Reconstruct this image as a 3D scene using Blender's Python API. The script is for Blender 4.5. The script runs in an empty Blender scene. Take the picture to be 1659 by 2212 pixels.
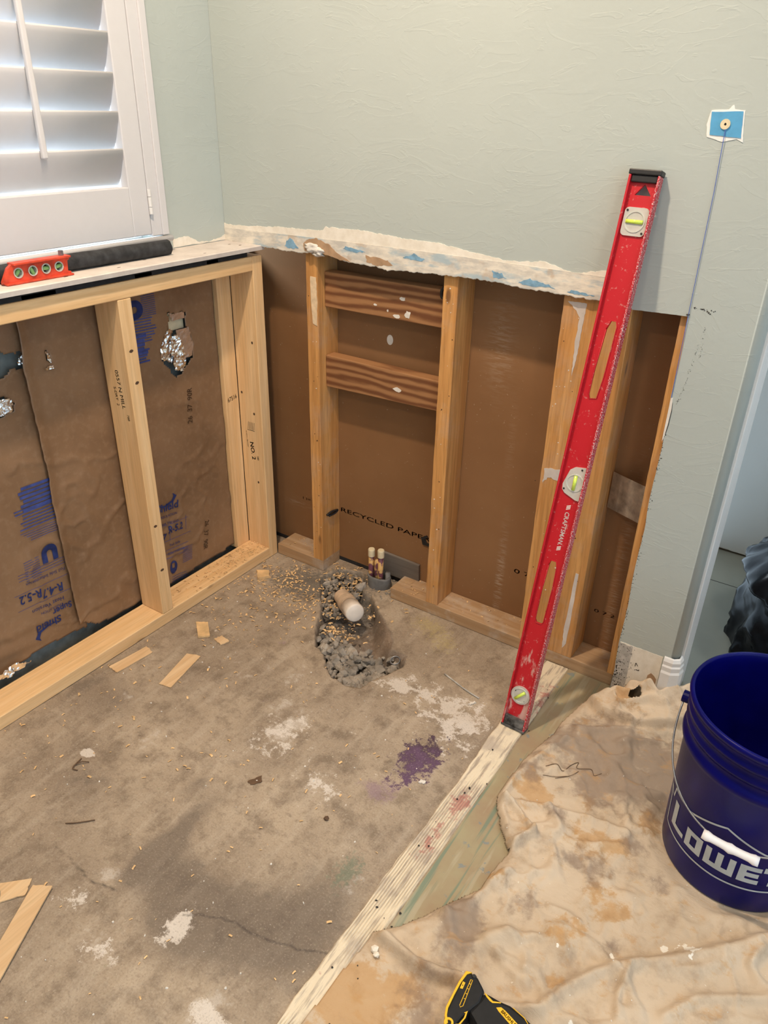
import bpy, bmesh, math, random
import numpy as np
from mathutils import Vector, Matrix
random.seed(7); rng = np.random.default_rng(7)
S = bpy.context.scene
C = S.collection
D = bpy.data
PI = math.pi

# ------------------------------------------------------------ camera
cam_d = D.cameras.new('camera'); cam = D.objects.new('camera', cam_d); C.objects.link(cam)
cam_d.sensor_fit = 'HORIZONTAL'; cam_d.sensor_width = 36; cam_d.lens = 1619.74/1659*36; cam_d.clip_start = .02
yaw, pit, roll = .5778, -.4951, .0241
fw = Vector((-math.sin(yaw)*math.cos(pit), math.cos(yaw)*math.cos(pit), math.sin(pit)))
rt = Vector((math.cos(yaw), math.sin(yaw), 0)); up = rt.cross(fw)
r2 = rt*math.cos(roll)+up*math.sin(roll); u2 = -rt*math.sin(roll)+up*math.cos(roll)
m = Matrix((r2, u2, -fw)).transposed().to_4x4(); m.translation = Vector((1.4708, -1.6071, 1.3261))
cam.matrix_world = m; S.camera = cam
# ------------------------------------------------------------ world, daylight, ceiling lamps, added hall fill lamp, exposure
W = D.worlds.new('world'); S.world = W; W.use_nodes = True
bg = W.node_tree.nodes['Background']; bg.inputs[0].default_value = (.66, .84, 1.0, 1); bg.inputs[1].default_value = 1.2
def sun(name, rot, e, col, ang=.05):
    l = D.lights.new(name, 'SUN'); l.energy = e; l.color = col; l.angle = ang
    o = D.objects.new(name, l); C.objects.link(o); o.rotation_euler = rot; return o
sun('sunlight', (0, math.radians(-50), math.radians(14)), 11.0, (.84, .94, 1.0), .35)
def can(name, loc, e, col, size=.13):
    l = D.lights.new(name, 'AREA'); l.shape = 'DISK'; l.size = size; l.energy = e; l.color = col
    o = D.objects.new(name, l); C.objects.link(o); o.location = loc; return o
WARM = (1.0, .79, .58)
can('ceiling_light', (.60, -.86, 2.56), 24, WARM, .09)
can('ceiling_light', (2.0, -1.2, 2.56), 6, WARM, .2)
can('ceiling_light', (1.0, -2.4, 2.56), 9, WARM, .2)
can('ceiling_light_hall', (2.2, .5, 2.5), 7.5, (.85, .93, 1.0), .3)  # unseen fill lamp added to brighten the hall
S.view_settings.view_transform = 'Standard'; S.view_settings.look = 'None'
S.view_settings.gamma = 1; S.view_settings.use_curve_mapping = False
S.view_settings.exposure = .60

# ------------------------------------------------------------ node helper
class N:
    def __init__(s, name):
        s.m = D.materials.new(name); s.m.use_nodes = True; s.t = s.m.node_tree
        s.b = s.t.nodes['Principled BSDF']; s.tc = None
    def n(s, kind, props=None, **inp):
        x = s.t.nodes.new('ShaderNode'+kind)
        for k, v in (props or {}).items(): setattr(x, k, v)
        for k, v in inp.items():
            s.set(x, k.replace('_', ' ') if not k.startswith('i') or not k[1:].isdigit() else int(k[1:]), v)
        return x
    def set(s, x, k, v):
        i = x.inputs[k]
        if hasattr(v, 'links') or isinstance(v, bpy.types.NodeSocket): s.t.links.new(v, i)
        else:
            if isinstance(v, (tuple, list)) and len(v) == 3 and i.type == 'RGBA': v = (*v, 1)
            i.default_value = v
    def obj(s, rnd=True):
        if s.tc is None:
            s.tc = s.n('TexCoord').outputs['Object']
            if rnd:
                r = s.n('ObjectInfo').outputs['Random']
                v = s.n('VectorMath', {'operation': 'SCALE'}, i0=(17.0, 9.0, 5.0)); s.t.links.new(r, v.inputs['Scale'])
                s.tc = s.n('VectorMath', {'operation': 'ADD'}, i0=s.tc, i1=v.outputs[0]).outputs[0]
        return s.tc
    def scale(s, v, sc):
        return s.n('VectorMath', {'operation': 'MULTIPLY'}, i0=v, i1=sc).outputs[0]
    def noise(s, v, sc, det=4, rough=.55, dist=0):
        return s.n('TexNoise', None, Vector=v, Scale=sc, Detail=det, Roughness=rough, Distortion=dist).outputs['Fac']
    def ramp(s, f, stops, interp='LINEAR'):
        r = s.n('ValToRGB', None, Fac=f); e = r.color_ramp; e.interpolation = interp
        while len(e.elements) < len(stops): e.elements.new(.5)
        for el, (p, c) in zip(e.elements, stops):
            el.position = p; el.color = (*c, 1) if isinstance(c, tuple) else (c, c, c, 1)
        return r.outputs[0]
    def math(s, op, a, b=0.0, clamp=False):
        return s.n('Math', {'operation': op, 'use_clamp': clamp}, i0=a, i1=b).outputs[0]
    def mix(s, f, a, b, blend='MIX'):
        x = s.n('Mix', {'data_type': 'RGBA', 'blend_type': blend}); s.set(x, 0, f); s.set(x, 6, a); s.set(x, 7, b)
        return x.outputs[2]
    def attr(s, name): return s.n('Attribute', {'attribute_name': name}).outputs['Fac']
    def mask(s, a, nz, w=.08):      # attribute a (0..1) against noise -> crisp ragged mask
        d = s.math('SUBTRACT', s.math('ADD', a, s.math('MULTIPLY', nz, 1.9)), 1.45)
        return s.n('MapRange', {'interpolation_type': 'SMOOTHSTEP'}, i0=d, i1=-w, i2=w).outputs[0]
    def bump(s, h, st=.3, dist=.002):
        b = s.n('Bump', None, Strength=st, Distance=dist, Height=h); s.t.links.new(b.outputs[0], s.b.inputs['Normal'])
    def out(s, col, rough=.7, metal=0, spec=.4):
        s.set(s.b, 'Base Color', col); s.set(s.b, 'Roughness', rough); s.set(s.b, 'Metallic', metal)
        s.set(s.b, 'Specular IOR Level', spec); return s.m

def plain(name, col, rough=.6, metal=0, var=.12, sc=60, spec=.4, bump=.0):
    k = N(name); v = k.obj(); f = k.noise(v, sc, 4)
    c = k.mix(k.ramp(f, [(.3, 0.0), (.7, 1.0)]), tuple(x*(1-var) for x in col), tuple(min(1, x*(1+var)) for x in col))
    if bump: k.bump(f, bump, .001)
    return k.out(c, rough, metal, spec)

def wood(name, c1, c2, axis, cd=None, rough=.65, knots=True, dirt=0.0, fine=1.0):
    k = N(name); v = k.obj()
    st = [1, 1, 1]; st['xyz'.index(axis)] = .05
    g = k.noise(k.scale(v, tuple(x*30 for x in st)), 1.0, 4, .5, 1.2)
    f = k.noise(k.scale(v, tuple(x*200 for x in st)), 1.0, 3, .6)
    big = k.noise(v, 3.0, 3)
    col = k.mix(k.ramp(g, [(.32, 0.0), (.62, 1.0)]), c1, c2)
    col = k.mix(k.math('MULTIPLY', k.ramp(f, [(.45, 0.0), (.75, 1.0)]), .35*fine), col, tuple(x*.55 for x in c2))
    col = k.mix(k.ramp(big, [(.35, 0.0), (.8, .35)]), col, tuple(x*.75 for x in c1))
    if knots:
        st2 = [11, 11, 11]; st2['xyz'.index(axis)] = 4.2
        vo = k.n('TexVoronoi', None, Vector=k.scale(v, tuple(st2)), Scale=1.0).outputs['Distance']
        kn = k.ramp(vo, [(.05, 1.0), (.10, .0)])
        col = k.mix(k.math('MULTIPLY', kn, .8), col, cd or tuple(x*.25 for x in c2))
    if dirt:
        dn = k.noise(v, 9.0, 6, .65)
        col = k.mix(k.math('MULTIPLY', k.ramp(dn, [(.5, 0.0), (.62, 1.0)]), dirt), col, (.50, .44, .38))
    k.bump(k.math('ADD', g, k.math('MULTIPLY', f, .5)), .25, .0012)
    return k.out(col, rough)

def paint(name, col, bump=.5):
    k = N(name); v = k.obj(False)
    big = k.noise(v, 2.0, 3)
    a = k.noise(k.scale(v, (5, 5, 12)), 1.0, 4, .5, .8)
    rdg = k.ramp(a, [(.44, 0.0), (.50, .55), (.505, .15), (.60, .3), (.64, .75), (.647, .3), (.8, .4)])
    cr = k.n('TexNoise', None, Vector=k.scale(v, (14, 14, 50)), Scale=1.0, Detail=3.0, Distortion=.8).outputs['Fac']
    cr2 = k.ramp(cr, [(.635, 0.0), (.665, 1.0), (.70, .5)])
    fn = k.noise(v, 90.0, 5, .6)
    h = k.math('ADD', k.math('ADD', k.math('MULTIPLY', rdg, .55), k.math('MULTIPLY', cr2, .35)), k.math('MULTIPLY', fn, .40))
    k.bump(h, bump, .0022)
    c = k.mix(k.ramp(big, [(.3, 0.0), (.7, 1.0)]), tuple(x*.96 for x in col), tuple(x*1.03 for x in col))
    return k.out(c, .62, 0, .35)

PINE_N = (.86, .60, .33); PINE_D = (.76, .48, .23)
OLD_N = (.72, .38, .13); OLD_D = (.52, .24, .07)
M = {}
for ax in 'xyz':
    M['pine_'+ax] = wood('fresh_pine_'+ax, PINE_N, PINE_D, ax, (.22, .10, .04))
    M['old_'+ax] = wood('aged_fir_'+ax, OLD_N, OLD_D, ax, (.12, .05, .02), dirt=.16, fine=1.8)
M['cut_plate'] = wood('sawdusty_fir_plate', (.52, .36, .22), (.40, .24, .12), 'x', (.12, .05, .02), dirt=.5)
M['tan_plate'] = wood('treated_plate', (.46, .34, .17), (.36, .24, .11), 'x', dirt=.0)
k = N('stained_block_wood'); v = k.obj()
w = k.n('TexWave', {'wave_type': 'BANDS', 'bands_direction': 'Z'}, Vector=k.scale(v, (.22, 1, 1)), Scale=15.0, Distortion=5.0, Detail=4.0)
w.inputs['Detail Scale'].default_value = 1.3
f = k.noise(k.scale(v, (6, 200, 200)), 1.0, 3)
c = k.mix(k.ramp(w.outputs['Fac'], [(.1, 0.0), (.9, 1.0)]), (.17, .065, .025), (.40, .20, .085))
c = k.mix(k.math('MULTIPLY', f, .3), c, (.10, .04, .018)); k.bump(f, .15, .001); M['block'] = k.out(c, .6)
M['wall'] = paint('pale_green_wall_paint', (.445, .488, .465), .30)
M['wall_plain'] = paint('far_wall_paint', (.58, .61, .60), .1)
M['white_trim'] = plain('white_trim_paint', (.74, .73, .72), .35, var=.02)
M['shutter'] = plain('shutter_white', (.63, .62, .635), .38, var=.01)
# louvers: thin painted wood lets no light through; plain white
M['kraft_back'] = None
k = N('brown_board_paper'); v = k.obj(False)
a = k.noise(v, 3.0, 4); b_ = k.noise(k.scale(v, (60, 60, 6)), 1.0, 3); f = k.noise(v, 500.0, 2)
c = k.mix(k.ramp(a, [(.3, 0.0), (.7, 1.0)]), (.215, .105, .042), (.27, .14, .062))
ch = k.math('MULTIPLY', k.attr('chalk'), k.ramp(k.noise(k.scale(v, (40, 40, 300)), 1.0, 3), [(.45, 0.0), (.65, 1.0)]))
c = k.mix(k.math('MULTIPLY', ch, .55), c, (.62, .55, .45))
sp = k.ramp(k.noise(v, 140.0, 2), [(.73, 0.0), (.76, 1.0)])
c = k.mix(k.math('MULTIPLY', sp, .5), c, (.5, .42, .3)); k.bump(f, .1, .0005); M['paper'] = k.out(c, .62, 0, .45)
k = N('kraft_facing'); v = k.obj(False)
a = k.noise(v, 5.0, 5); f = k.noise(v, 60.0, 4)
c = k.mix(k.ramp(a, [(.3, 0.0), (.7, 1.0)]), (.185, .105, .055), (.275, .165, .092))
c = k.mix(k.ramp(f, [(.5, 0.0), (.9, .35)]), c, (.42, .30, .20)); k.bump(f, .12, .001); M['kraft'] = k.out(c, .42, 0, .5)
M['foil'] = plain('silver_foil', (.82, .83, .84), .22, 1.0, bump=.6)
M['foil_kraft'] = plain('shiny_kraft', (.42, .27, .18), .25, 0, bump=.4, spec=.8)
M['blue_ink'] = plain('blue_ink', (.045, .07, .26), .6, var=.3)
M['black_ink'] = plain('black_ink', (.03, .025, .025), .7, var=.3)
M['brown_ink'] = plain('brown_ink', (.085, .045, .025), .7)
M['faint_ink'] = plain('faint_brown_ink', (.135, .075, .038), .7, var=.4, sc=50)
M['block_wall'] = plain('concrete_block', (.17, .19, .185), .9, var=.35, sc=25)
M['tar'] = plain('black_felt', (.02, .02, .022), .8, var=.3, sc=40)  # black for the strips that stand in for shade in gaps
k = N('dirty_gypsum_board'); v = k.obj(False); a = k.noise(v, 20.0, 5, .6)
c = k.mix(k.ramp(a, [(.35, 0.0), (.7, 1.0)]), (.56, .50, .46), (.70, .64, .59)); k.bump(a, .3, .001); M['ledge'] = k.out(c, .8)
k = N('joint_compound'); v = k.obj(False); a = k.noise(v, 45.0, 5, .6)
c = k.mix(k.ramp(a, [(.35, 0.0), (.65, 1.0)]), (.74, .68, .58), (.84, .79, .70)); k.bump(a, .5, .0015); M['mud'] = k.out(c, .85)
k = N('scraped_tape_band'); v = k.obj(False); a = k.noise(k.scale(v, (22, 22, 60)), 1.0, 6, .65)
b_ = k.noise(k.scale(v, (9, 9, 30)), 1.0, 5, .6); ck = k.n('TexBrick', None, Vector=k.scale(v, (1, 0, 1)), Scale=1.0)
c = k.mix(k.ramp(a, [(.40, 0.0), (.62, 1.0)]), (.78, .72, .62), (.55, .52, .47))
c = k.mix(k.ramp(b_, [(.52, 0.0), (.62, .8)]), c, (.36, .47, .53))
c = k.mix(k.ramp(k.noise(v, 14.0, 4), [(.60, 0.0), (.66, .6)]), c, (.50, .37, .26)); k.bump(a, .6, .0015); M['band'] = k.out(c, .85)
M['gray_blue_patch'] = plain('blue_gray_old_paint', (.20, .36, .50), .7, var=.25, sc=80)
M['torn_paper'] = plain('torn_brown_paper', (.42, .27, .16), .9, var=.2, sc=40, bump=.3)
# concrete floor ----------------------------------------------------------------------
k = N('concrete_slab'); v = k.obj(False)
n1 = k.noise(v, 3.2, 6, .6); n2 = k.noise(v, 17.0, 6, .65); n3 = k.noise(v, 90.0, 4, .6); n4 = k.noise(v, 320.0, 3)
c = k.mix(k.ramp(n1, [(.34, 0.0), (.64, 1.0)]), (.27, .21, .155), (.43, .345, .255))
st_ = k.noise(k.scale(v, (30, 6, 1)), 1.0, 6, .65); st2_ = k.noise(k.scale(v, (55, 90, 1)), 1.0, 5, .7)
c = k.mix(k.ramp(n2, [(.36, .75), (.52, 0.0)]), c, (.19, .145, .105))
c = k.mix(k.ramp(st_, [(.50, 0.0), (.68, .45)]), c, (.50, .42, .33))
c = k.mix(k.ramp(st2_, [(.30, .55), (.46, 0.0)]), c, (.16, .12, .09))
c = k.mix(k.math('MULTIPLY', k.ramp(n3, [(.52, 0.0), (.72, 1.0)]), .35), c, (.42, .36, .29))
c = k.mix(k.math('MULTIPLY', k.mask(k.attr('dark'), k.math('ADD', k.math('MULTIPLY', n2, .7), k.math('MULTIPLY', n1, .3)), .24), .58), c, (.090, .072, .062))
c = k.mix(k.math('MULTIPLY', k.mask(k.attr('gray'), n3, .2), .7), c, (.10, .098, .09))
c = k.mix(k.math('MULTIPLY', k.mask(k.math('MULTIPLY', k.attr('lite'), .80), n2, .10), .60), c, (.56, .50, .44))
sp = k.mask(k.math('MULTIPLY', k.attr('lite2'), .46), k.noise(v, 28.0, 9, .78), .06)
c = k.mix(k.math('MULTIPLY', sp, .85), c, (.68, .62, .56))
c = k.mix(k.ramp(k.noise(v, 150.0, 2), [(.735, 0.0), (.76, .7)]), c, (.62, .56, .48))
c = k.mix(k.math('MULTIPLY', k.mask(k.attr('green'), n3, .2), .5), c, (.10, .17, .12))
c = k.mix(k.math('MULTIPLY', k.mask(k.attr('yellow'), n3, .3), .4), c, (.45, .36, .12))
pn = k.math('ADD', k.math('MULTIPLY', n2, .25), k.math('MULTIPLY', k.noise(v, 34.0, 9, .8), .75))
c = k.mix(k.math('MULTIPLY', k.mask(k.attr('purple'), pn, .07), .93), c, (.040, .015, .045))
c = k.mix(k.math('MULTIPLY', k.mask(k.attr('purple2'), pn, .16), .45), c, (.20, .11, .22))
c = k.mix(k.attr('crack'), c, (.05, .04, .035))
c = k.mix(k.math('MULTIPLY', k.attr('dirt'), .95), c, k.mix(k.ramp(n3, [(.35, 0.0), (.65, 1.0)]), (.085, .075, .065), (.20, .175, .15)))
c = k.mix(k.attr('mudc'), c, k.mix(k.ramp(n2, [(.35, 0.0), (.65, 1.0)]), (.17, .12, .085), (.30, .22, .16)))
k.bump(k.math('ADD', n3, k.math('MULTIPLY', n4, .8)), .42, .0018)
gn = k.noise(v, 260.0, 3, .7)
c = k.mix(k.ramp(gn, [(.34, .35), (.46, 0.0)]), c, (.14, .105, .08))
c = k.mix(k.ramp(gn, [(.56, 0.0), (.68, .30)]), c, (.56, .49, .40))
M['floor'] = k.out(c, k.ramp(n2, [(.3, .5), (.7, .75)]), 0, .3)
# mortar strip
k = N('ridged_mortar'); v = k.obj(False)
a = k.noise(k.scale(v, (120, 12, 1)), 1.0, 5, .6); b_ = k.noise(v, 12.0, 5, .6); n3 = k.noise(v, 80.0, 4, .6)
c = k.mix(k.ramp(a, [(.36, 0.0), (.50, 1.0)]), (.40, .33, .26), (.74, .64, .48))
c = k.mix(k.ramp(b_, [(.50, 0.0), (.66, .75)]), c, (.42, .35, .29))
c = k.mix(k.math('MULTIPLY', k.mask(k.attr('red'), n3, .2), .65), c, (.42, .10, .09))
c = k.mix(k.attr('groove'), c, (.16, .13, .105))
k.bump(n3, .5, .002); M['mortar'] = k.out(c, .85)
k = N('streaked_green_underlay'); v = k.obj(False)
a = k.noise(k.scale(v, (70, 3, 1)), 1.0, 3, .5); b_ = k.noise(v, 9.0, 5, .6)
c = k.mix(k.ramp(b_, [(.35, 0.0), (.65, 1.0)]), (.36, .31, .19), (.33, .24, .15))
c = k.mix(k.ramp(a, [(.56, 0.0), (.63, .8)]), c, (.16, .23, .17))
c = k.mix(k.ramp(k.noise(k.scale(v, (40, 4, 1)), 1.0, 4), [(.55, 0.0), (.62, .5)]), c, (.45, .40, .29))
c = k.mix(k.ramp(k.noise(v, 30.0, 4), [(.63, 0.0), (.66, .7)]), c, (.18, .23, .25))
k.bump(a, .4, .002); M['underlay'] = k.out(c, .55)
# cloth
k = N('canvas_drop_cloth'); v = k.obj(False)
n1 = k.noise(v, 4.0, 5, .6); n2 = k.noise(v, 22.0, 6, .65); n3 = k.noise(v, 75.0, 5, .6)
wv = k.noise(k.scale(v, (500, 1200, 300)), 1.0, 2)
c = k.mix(k.ramp(n1, [(.3, 0.0), (.7, 1.0)]), (.50, .395, .285), (.65, .53, .40))
c = k.mix(k.ramp(n2, [(.50, 0.0), (.66, .5)]), c, (.38, .28, .19))
c = k.mix(k.math('MULTIPLY', k.mask(k.attr('yel'), n2, .12), .55), c, (.50, .27, .085))
c = k.mix(k.math('MULTIPLY', k.mask(k.attr('drk'), n2, .28), .66), c, (.23, .17, .135))
c = k.mix(k.mask(k.attr('wht'), n3, .06), c, (.80, .76, .68))
c = k.mix(k.ramp(k.noise(v, 110.0, 2), [(.74, 0.0), (.77, .7)]), c, (.75, .70, .6))
cw = k.noise(k.scale(v, (26, 48, 10)), 1.0, 5, .6, 1.2)
c = k.mix(k.ramp(k.noise(k.scale(v, (24, 40, 10)), 1.0, 6, .7), [(.56, 0.0), (.66, .45)]), c, (.50, .29, .12))
c = k.mix(k.ramp(k.noise(v, 8.0, 6, .7), [(.30, .55), (.44, 0.0)]), c, (.30, .22, .16))
k.bump(k.math('ADD', k.math('ADD', k.math('MULTIPLY', n3, .35), k.math('MULTIPLY', cw, 1.2)), k.math('MULTIPLY', wv, .25)), .5, .003); M['cloth'] = k.out(c, .92, 0, .1)
# level
k = N('scuffed_red_metal'); v = k.obj(False)
n2 = k.noise(k.scale(v, (40, 40, 14)), 1.0, 6, .65); n3 = k.noise(v, 130.0, 5, .65)
sep = k.n('SeparateXYZ', None, i0=v).outputs[2]
grad = k.n('MapRange', None, i0=sep, i1=.0, i2=.45, i3=.50, i4=.10).outputs[0]
c = k.mix(k.math('MULTIPLY', k.mask(grad, n2, .10), .85), (.50, .008, .018), (.62, .42, .38))
c = k.mix(k.math('MULTIPLY', k.ramp(n3, [(.62, 0.0), (.68, 1.0)]), .5), c, (.6, .32, .3))
M['red'] = k.out(c, .42, 0, .5)
k = N('speckled_red_edge'); v = k.obj(False)
n3 = k.noise(k.scale(v, (600, 260, 300)), 1.0, 3, .6)
c = k.mix(k.ramp(n3, [(.52, 0.0), (.60, .85)]), (.45, .015, .03), (.72, .62, .60)); M['red_edge'] = k.out(c, .45)
M['black_plastic'] = plain('black_plastic', (.018, .018, .02), .45, var=.2)
M['black_dusty'] = plain('dusty_black_plastic', (.10, .10, .10), .6, var=.9, sc=60)
k = N('clear_vial_plastic'); k.set(k.b, 'Transmission Weight', .35); v = k.obj(); M['vial'] = k.out(k.mix(k.noise(v, 60.0, 4), (.62, .64, .56), (.85, .86, .82)), .25, 0, .6)
M['vial_liquid'] = plain('yellow_green_vial', (.62, .80, .10), .2, spec=.7)
M['vial_green'] = plain('green_vial', (.22, .45, .14), .2, spec=.7)
M['torpedo'] = plain('orange_red_plastic', (.60, .065, .03), .4, var=.35, sc=40)
M['letter_white'] = plain('white_lettering', (.85, .83, .80), .6, var=.05)
M['foam'] = plain('black_pipe_foam', (.030, .031, .034), .75, var=.5, sc=50, bump=.8)
M['pvc'] = plain('white_pvc', (.78, .70, .62), .35, var=.08, sc=30)
M['pvc_dirty'] = plain('stained_pvc', (.56, .42, .30), .5, var=.25, sc=30)
M['cream_cap'] = plain('cream_plastic', (.72, .62, .42), .4, var=.08)
k = N('primed_supply_pipe'); v = k.obj(); a = k.noise(v, 45.0, 4, .5)
c = k.mix(k.ramp(a, [(.45, 0.0), (.52, 1.0)]), (.15, .05, .07), (.62, .38, .14)); M['supply'] = k.out(c, .4)
M['sleeve'] = plain('grey_foam_sleeve', (.16, .155, .15), .7, var=.3, sc=30, bump=.5)
M['rubble'] = plain('broken_concrete', (.30, .265, .225), .95, var=.45, sc=22, bump=.6)
M['galv'] = plain('galvanized_plate', (.42, .37, .32), .45, .6, var=.35, sc=45, bump=.2)
M['gray_board'] = wood('weathered_gray_board', (.20, .175, .15), (.13, .11, .095), 'x', knots=False)
M['bucket'] = plain('blue_bucket_plastic', (.0016, .0020, .095), .30, var=.35, sc=7, spec=.15)
M['bucket_print'] = plain('silver_gray_print', (.42, .45, .46), .5, var=.06)
M['wire'] = plain('galvanized_wire', (.30, .31, .33), .4, .8)
M['handle_white'] = plain('white_handle_plastic', (.86, .85, .86), .35, var=.02)
M['bag'] = plain('black_bag_film', (.005, .0055, .007), .22, var=.3, spec=.12)
M['yellow'] = plain('yellow_plastic', (.85, .48, .02), .4, var=.05)
M['tool_black'] = plain('black_tool_rubber', (.012, .0125, .014), .5, var=.25, spec=.25)
M['tape_blue'] = plain('blue_tape_patch', (.10, .36, .62), .6, var=.08)
M['chip'] = plain('wood_shavings', (.72, .48, .24), .8, var=.3, sc=20)
M['lath'] = wood('thin_lath_wood', (.76, .55, .33), (.66, .43, .23), 'y', knots=False)
M['crumb'] = plain('white_crumbs', (.72, .68, .62), .8)
M['leaf'] = plain('dry_brown_leaf', (.12, .07, .04), .8)
M['hall_floor'] = plain('gray_green_hall_floor', (.20, .195, .155), .6, var=.08, sc=6)
M['bare_wall'] = plain('bare_tan_wall', (.46, .38, .30), .85, var=.1, sc=20)
M['gray_strip'] = plain('gray_patch', (.45, .43, .40), .85, var=.25, sc=50)
M['grime'] = plain('black_grime', (.04, .035, .03), .8, var=.3)  # dark marks and seams, also the painted shadow at the torn edge
M['pencil'] = plain('dark_pencil', (.16, .13, .12), .8)
M['blue_line'] = plain('blue_chalk', (.10, .16, .45), .7)
M['cream_wood'] = plain('fresh_split_wood', (.72, .55, .36), .8, var=.15)
M['ceiling'] = plain('ceiling_paint', (.80, .79, .76), .9, var=.02)

# ------------------------------------------------------------ object helpers
def wloc(o):
    l = Vector(o.location)
    while o.parent: o = o.parent; l += Vector(o.location)
    return l
def thing(name, label, cat, loc=(0, 0, 0), group=None, mat4=None):
    o = D.objects.new(name, None); C.objects.link(o); o.empty_display_size = .05
    if mat4: o.matrix_world = mat4
    else: o.location = loc
    o['label'] = label; o['category'] = cat
    if group: o['group'] = group
    return o
def tag(o, label, cat, group=None):
    o['label'] = label; o['category'] = cat
    if group: o['group'] = group
    return o
def struct(o): o['kind'] = 'structure'; return o
def add(name, V, F, mat, parent=None, smooth=False, bevel=0, local=False, origin=None, attrs=None, solid=0):
    V = np.asarray(V, float).reshape(-1, 3)
    o = D.objects.new(name, D.meshes.new(name))
    if parent is not None:
        o.parent = parent
        if not local: V = V-np.array(wloc(parent))
    elif not local:
        if origin is None:
            origin = ((V[:, 0].min()+V[:, 0].max())/2, (V[:, 1].min()+V[:, 1].max())/2, V[:, 2].min())
        o.location = origin; V = V-np.array(origin)
    o.data.from_pydata(V.tolist(), [], [tuple(int(i) for i in f) for f in F]); o.data.update()
    mats = mat if isinstance(mat, list) else [mat]
    for mm in mats: o.data.materials.append(M[mm])
    if smooth: o.data.polygons.foreach_set('use_smooth', [True]*len(o.data.polygons))
    for kk, vv in (attrs or {}).items():
        a = o.data.attributes.new(kk, 'FLOAT', 'POINT'); a.data.foreach_set('value', np.asarray(vv, dtype=np.float32))
    C.objects.link(o)
    if bevel:
        b = o.modifiers.new('bevel', 'BEVEL'); b.width = bevel; b.segments = 2; b.limit_method = 'ANGLE'
    if solid:
        b = o.modifiers.new('solid', 'SOLIDIFY'); b.thickness = solid; b.offset = -1
    return o
def boxg(x0, x1, y0, y1, z0, z1):
    V = [(x, y, z) for z in (z0, z1) for y in (y0, y1) for x in (x0, x1)]
    return V, [(0, 2, 3, 1), (4, 5, 7, 6), (0, 1, 5, 4), (2, 6, 7, 3), (0, 4, 6, 2), (1, 3, 7, 5)]
def join(*gs):
    V, F = [], []
    for v, f in gs:
        n = len(V); V += [tuple(p) for p in v]; F += [tuple(i+n for i in q) for q in f]
    return V, F
def box(name, b, mat, parent=None, bevel=.0015, **k):
    V, F = boxg(*b); return add(name, V, F, mat, parent, bevel=bevel, **k)
def prism(poly, fn, d0, d1):      # poly: 2-d outline, fn(a, b, d) -> xyz
    n = len(poly); V = [fn(a, b, d0) for a, b in poly]+[fn(a, b, d1) for a, b in poly]
    ar = sum(poly[i][0]*poly[(i+1) % n][1]-poly[(i+1) % n][0]*poly[i][1] for i in range(n))
    F = [tuple(range(n)), tuple(range(2*n-1, n-1, -1))]+[(i, i+n, (i+1) % n+n, (i+1) % n) for i in range(n)]
    return V, F
def fixn(o):
    bm = bmesh.new(); bm.from_mesh(o.data); bmesh.ops.recalc_face_normals(bm, faces=bm.faces); bm.to_mesh(o.data); bm.free(); return o
FX = lambda a, b, d: (d, a, b)      # outline (y,z), depth x
FY = lambda a, b, d: (a, d, b)      # outline (x,z), depth y
FZ = lambda a, b, d: (a, b, d)      # outline (x,y), depth z
def pr(name, poly, fn, d0, d1, mat, parent=None, **k): 
    V, F = prism(poly, fn, d0, d1); return fixn(add(name, V, F, mat, parent, **k))
def tubeg(pts, r, seg=10, closed=False):
    P = [Vector(p) for p in pts]; V, F = [], []; n = len(P)
    R = r if isinstance(r, (list, tuple)) else [r]*n
    for i, p in enumerate(P):
        t = (P[min(i+1, n-1)]-P[max(i-1, 0)]).normalized()
        a = Vector((0, 0, 1)) if abs(t.z) < .9 else Vector((1, 0, 0))
        if i == 0: u = t.cross(a).normalized()
        else: u = (u-t*u.dot(t)).normalized()
        w = t.cross(u)
        for j in range(seg):
            q = p+(u*math.cos(2*PI*j/seg)+w*math.sin(2*PI*j/seg))*R[i]; V.append(tuple(q))
    for i in range(n-1):
        for j in range(seg):
            F.append((i*seg+j, i*seg+(j+1) % seg, (i+1)*seg+(j+1) % seg, (i+1)*seg+j))
    F += [tuple(range(seg))[::-1], tuple(range((n-1)*seg, n*seg))]
    return V, F
def latheg(prof, c, seg=64, cap=False):
    V, F = [], []
    for r, z in prof:
        for j in range(seg):
            a = 2*PI*j/seg; V.append((c[0]+r*math.cos(a), c[1]+r*math.sin(a), c[2]+z))
    for i in range(len(prof)-1):
        for j in range(seg): F.append((i*seg+j, i*seg+(j+1) % seg, (i+1)*seg+(j+1) % seg, (i+1)*seg+j))
    return V, F
_tc = {}
def textg(s, size, ex=.0002, align='CENTER', bold=False):
    cu = D.curves.new('t', 'FONT'); cu.body = s; cu.size = size; cu.extrude = ex; cu.align_x = align; cu.align_y = 'CENTER'
    cu.resolution_u = 3
    if bold: cu.offset = size*.018
    o = D.objects.new('t', cu); me = D.meshes.new_from_object(o)
    V = [tuple(v.co) for v in me.vertices]; F = [tuple(p.vertices) for p in me.polygons]
    D.objects.remove(o); D.curves.remove(cu); D.meshes.remove(me)
    return V, F
def rot2(V, deg, sx=1, sy=1):
    c, s = math.cos(math.radians(deg)), math.sin(math.radians(deg))
    return [((x*sx)*c-(y*sy)*s, (x*sx)*s+(y*sy)*c, z) for x, y, z in V]
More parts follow.
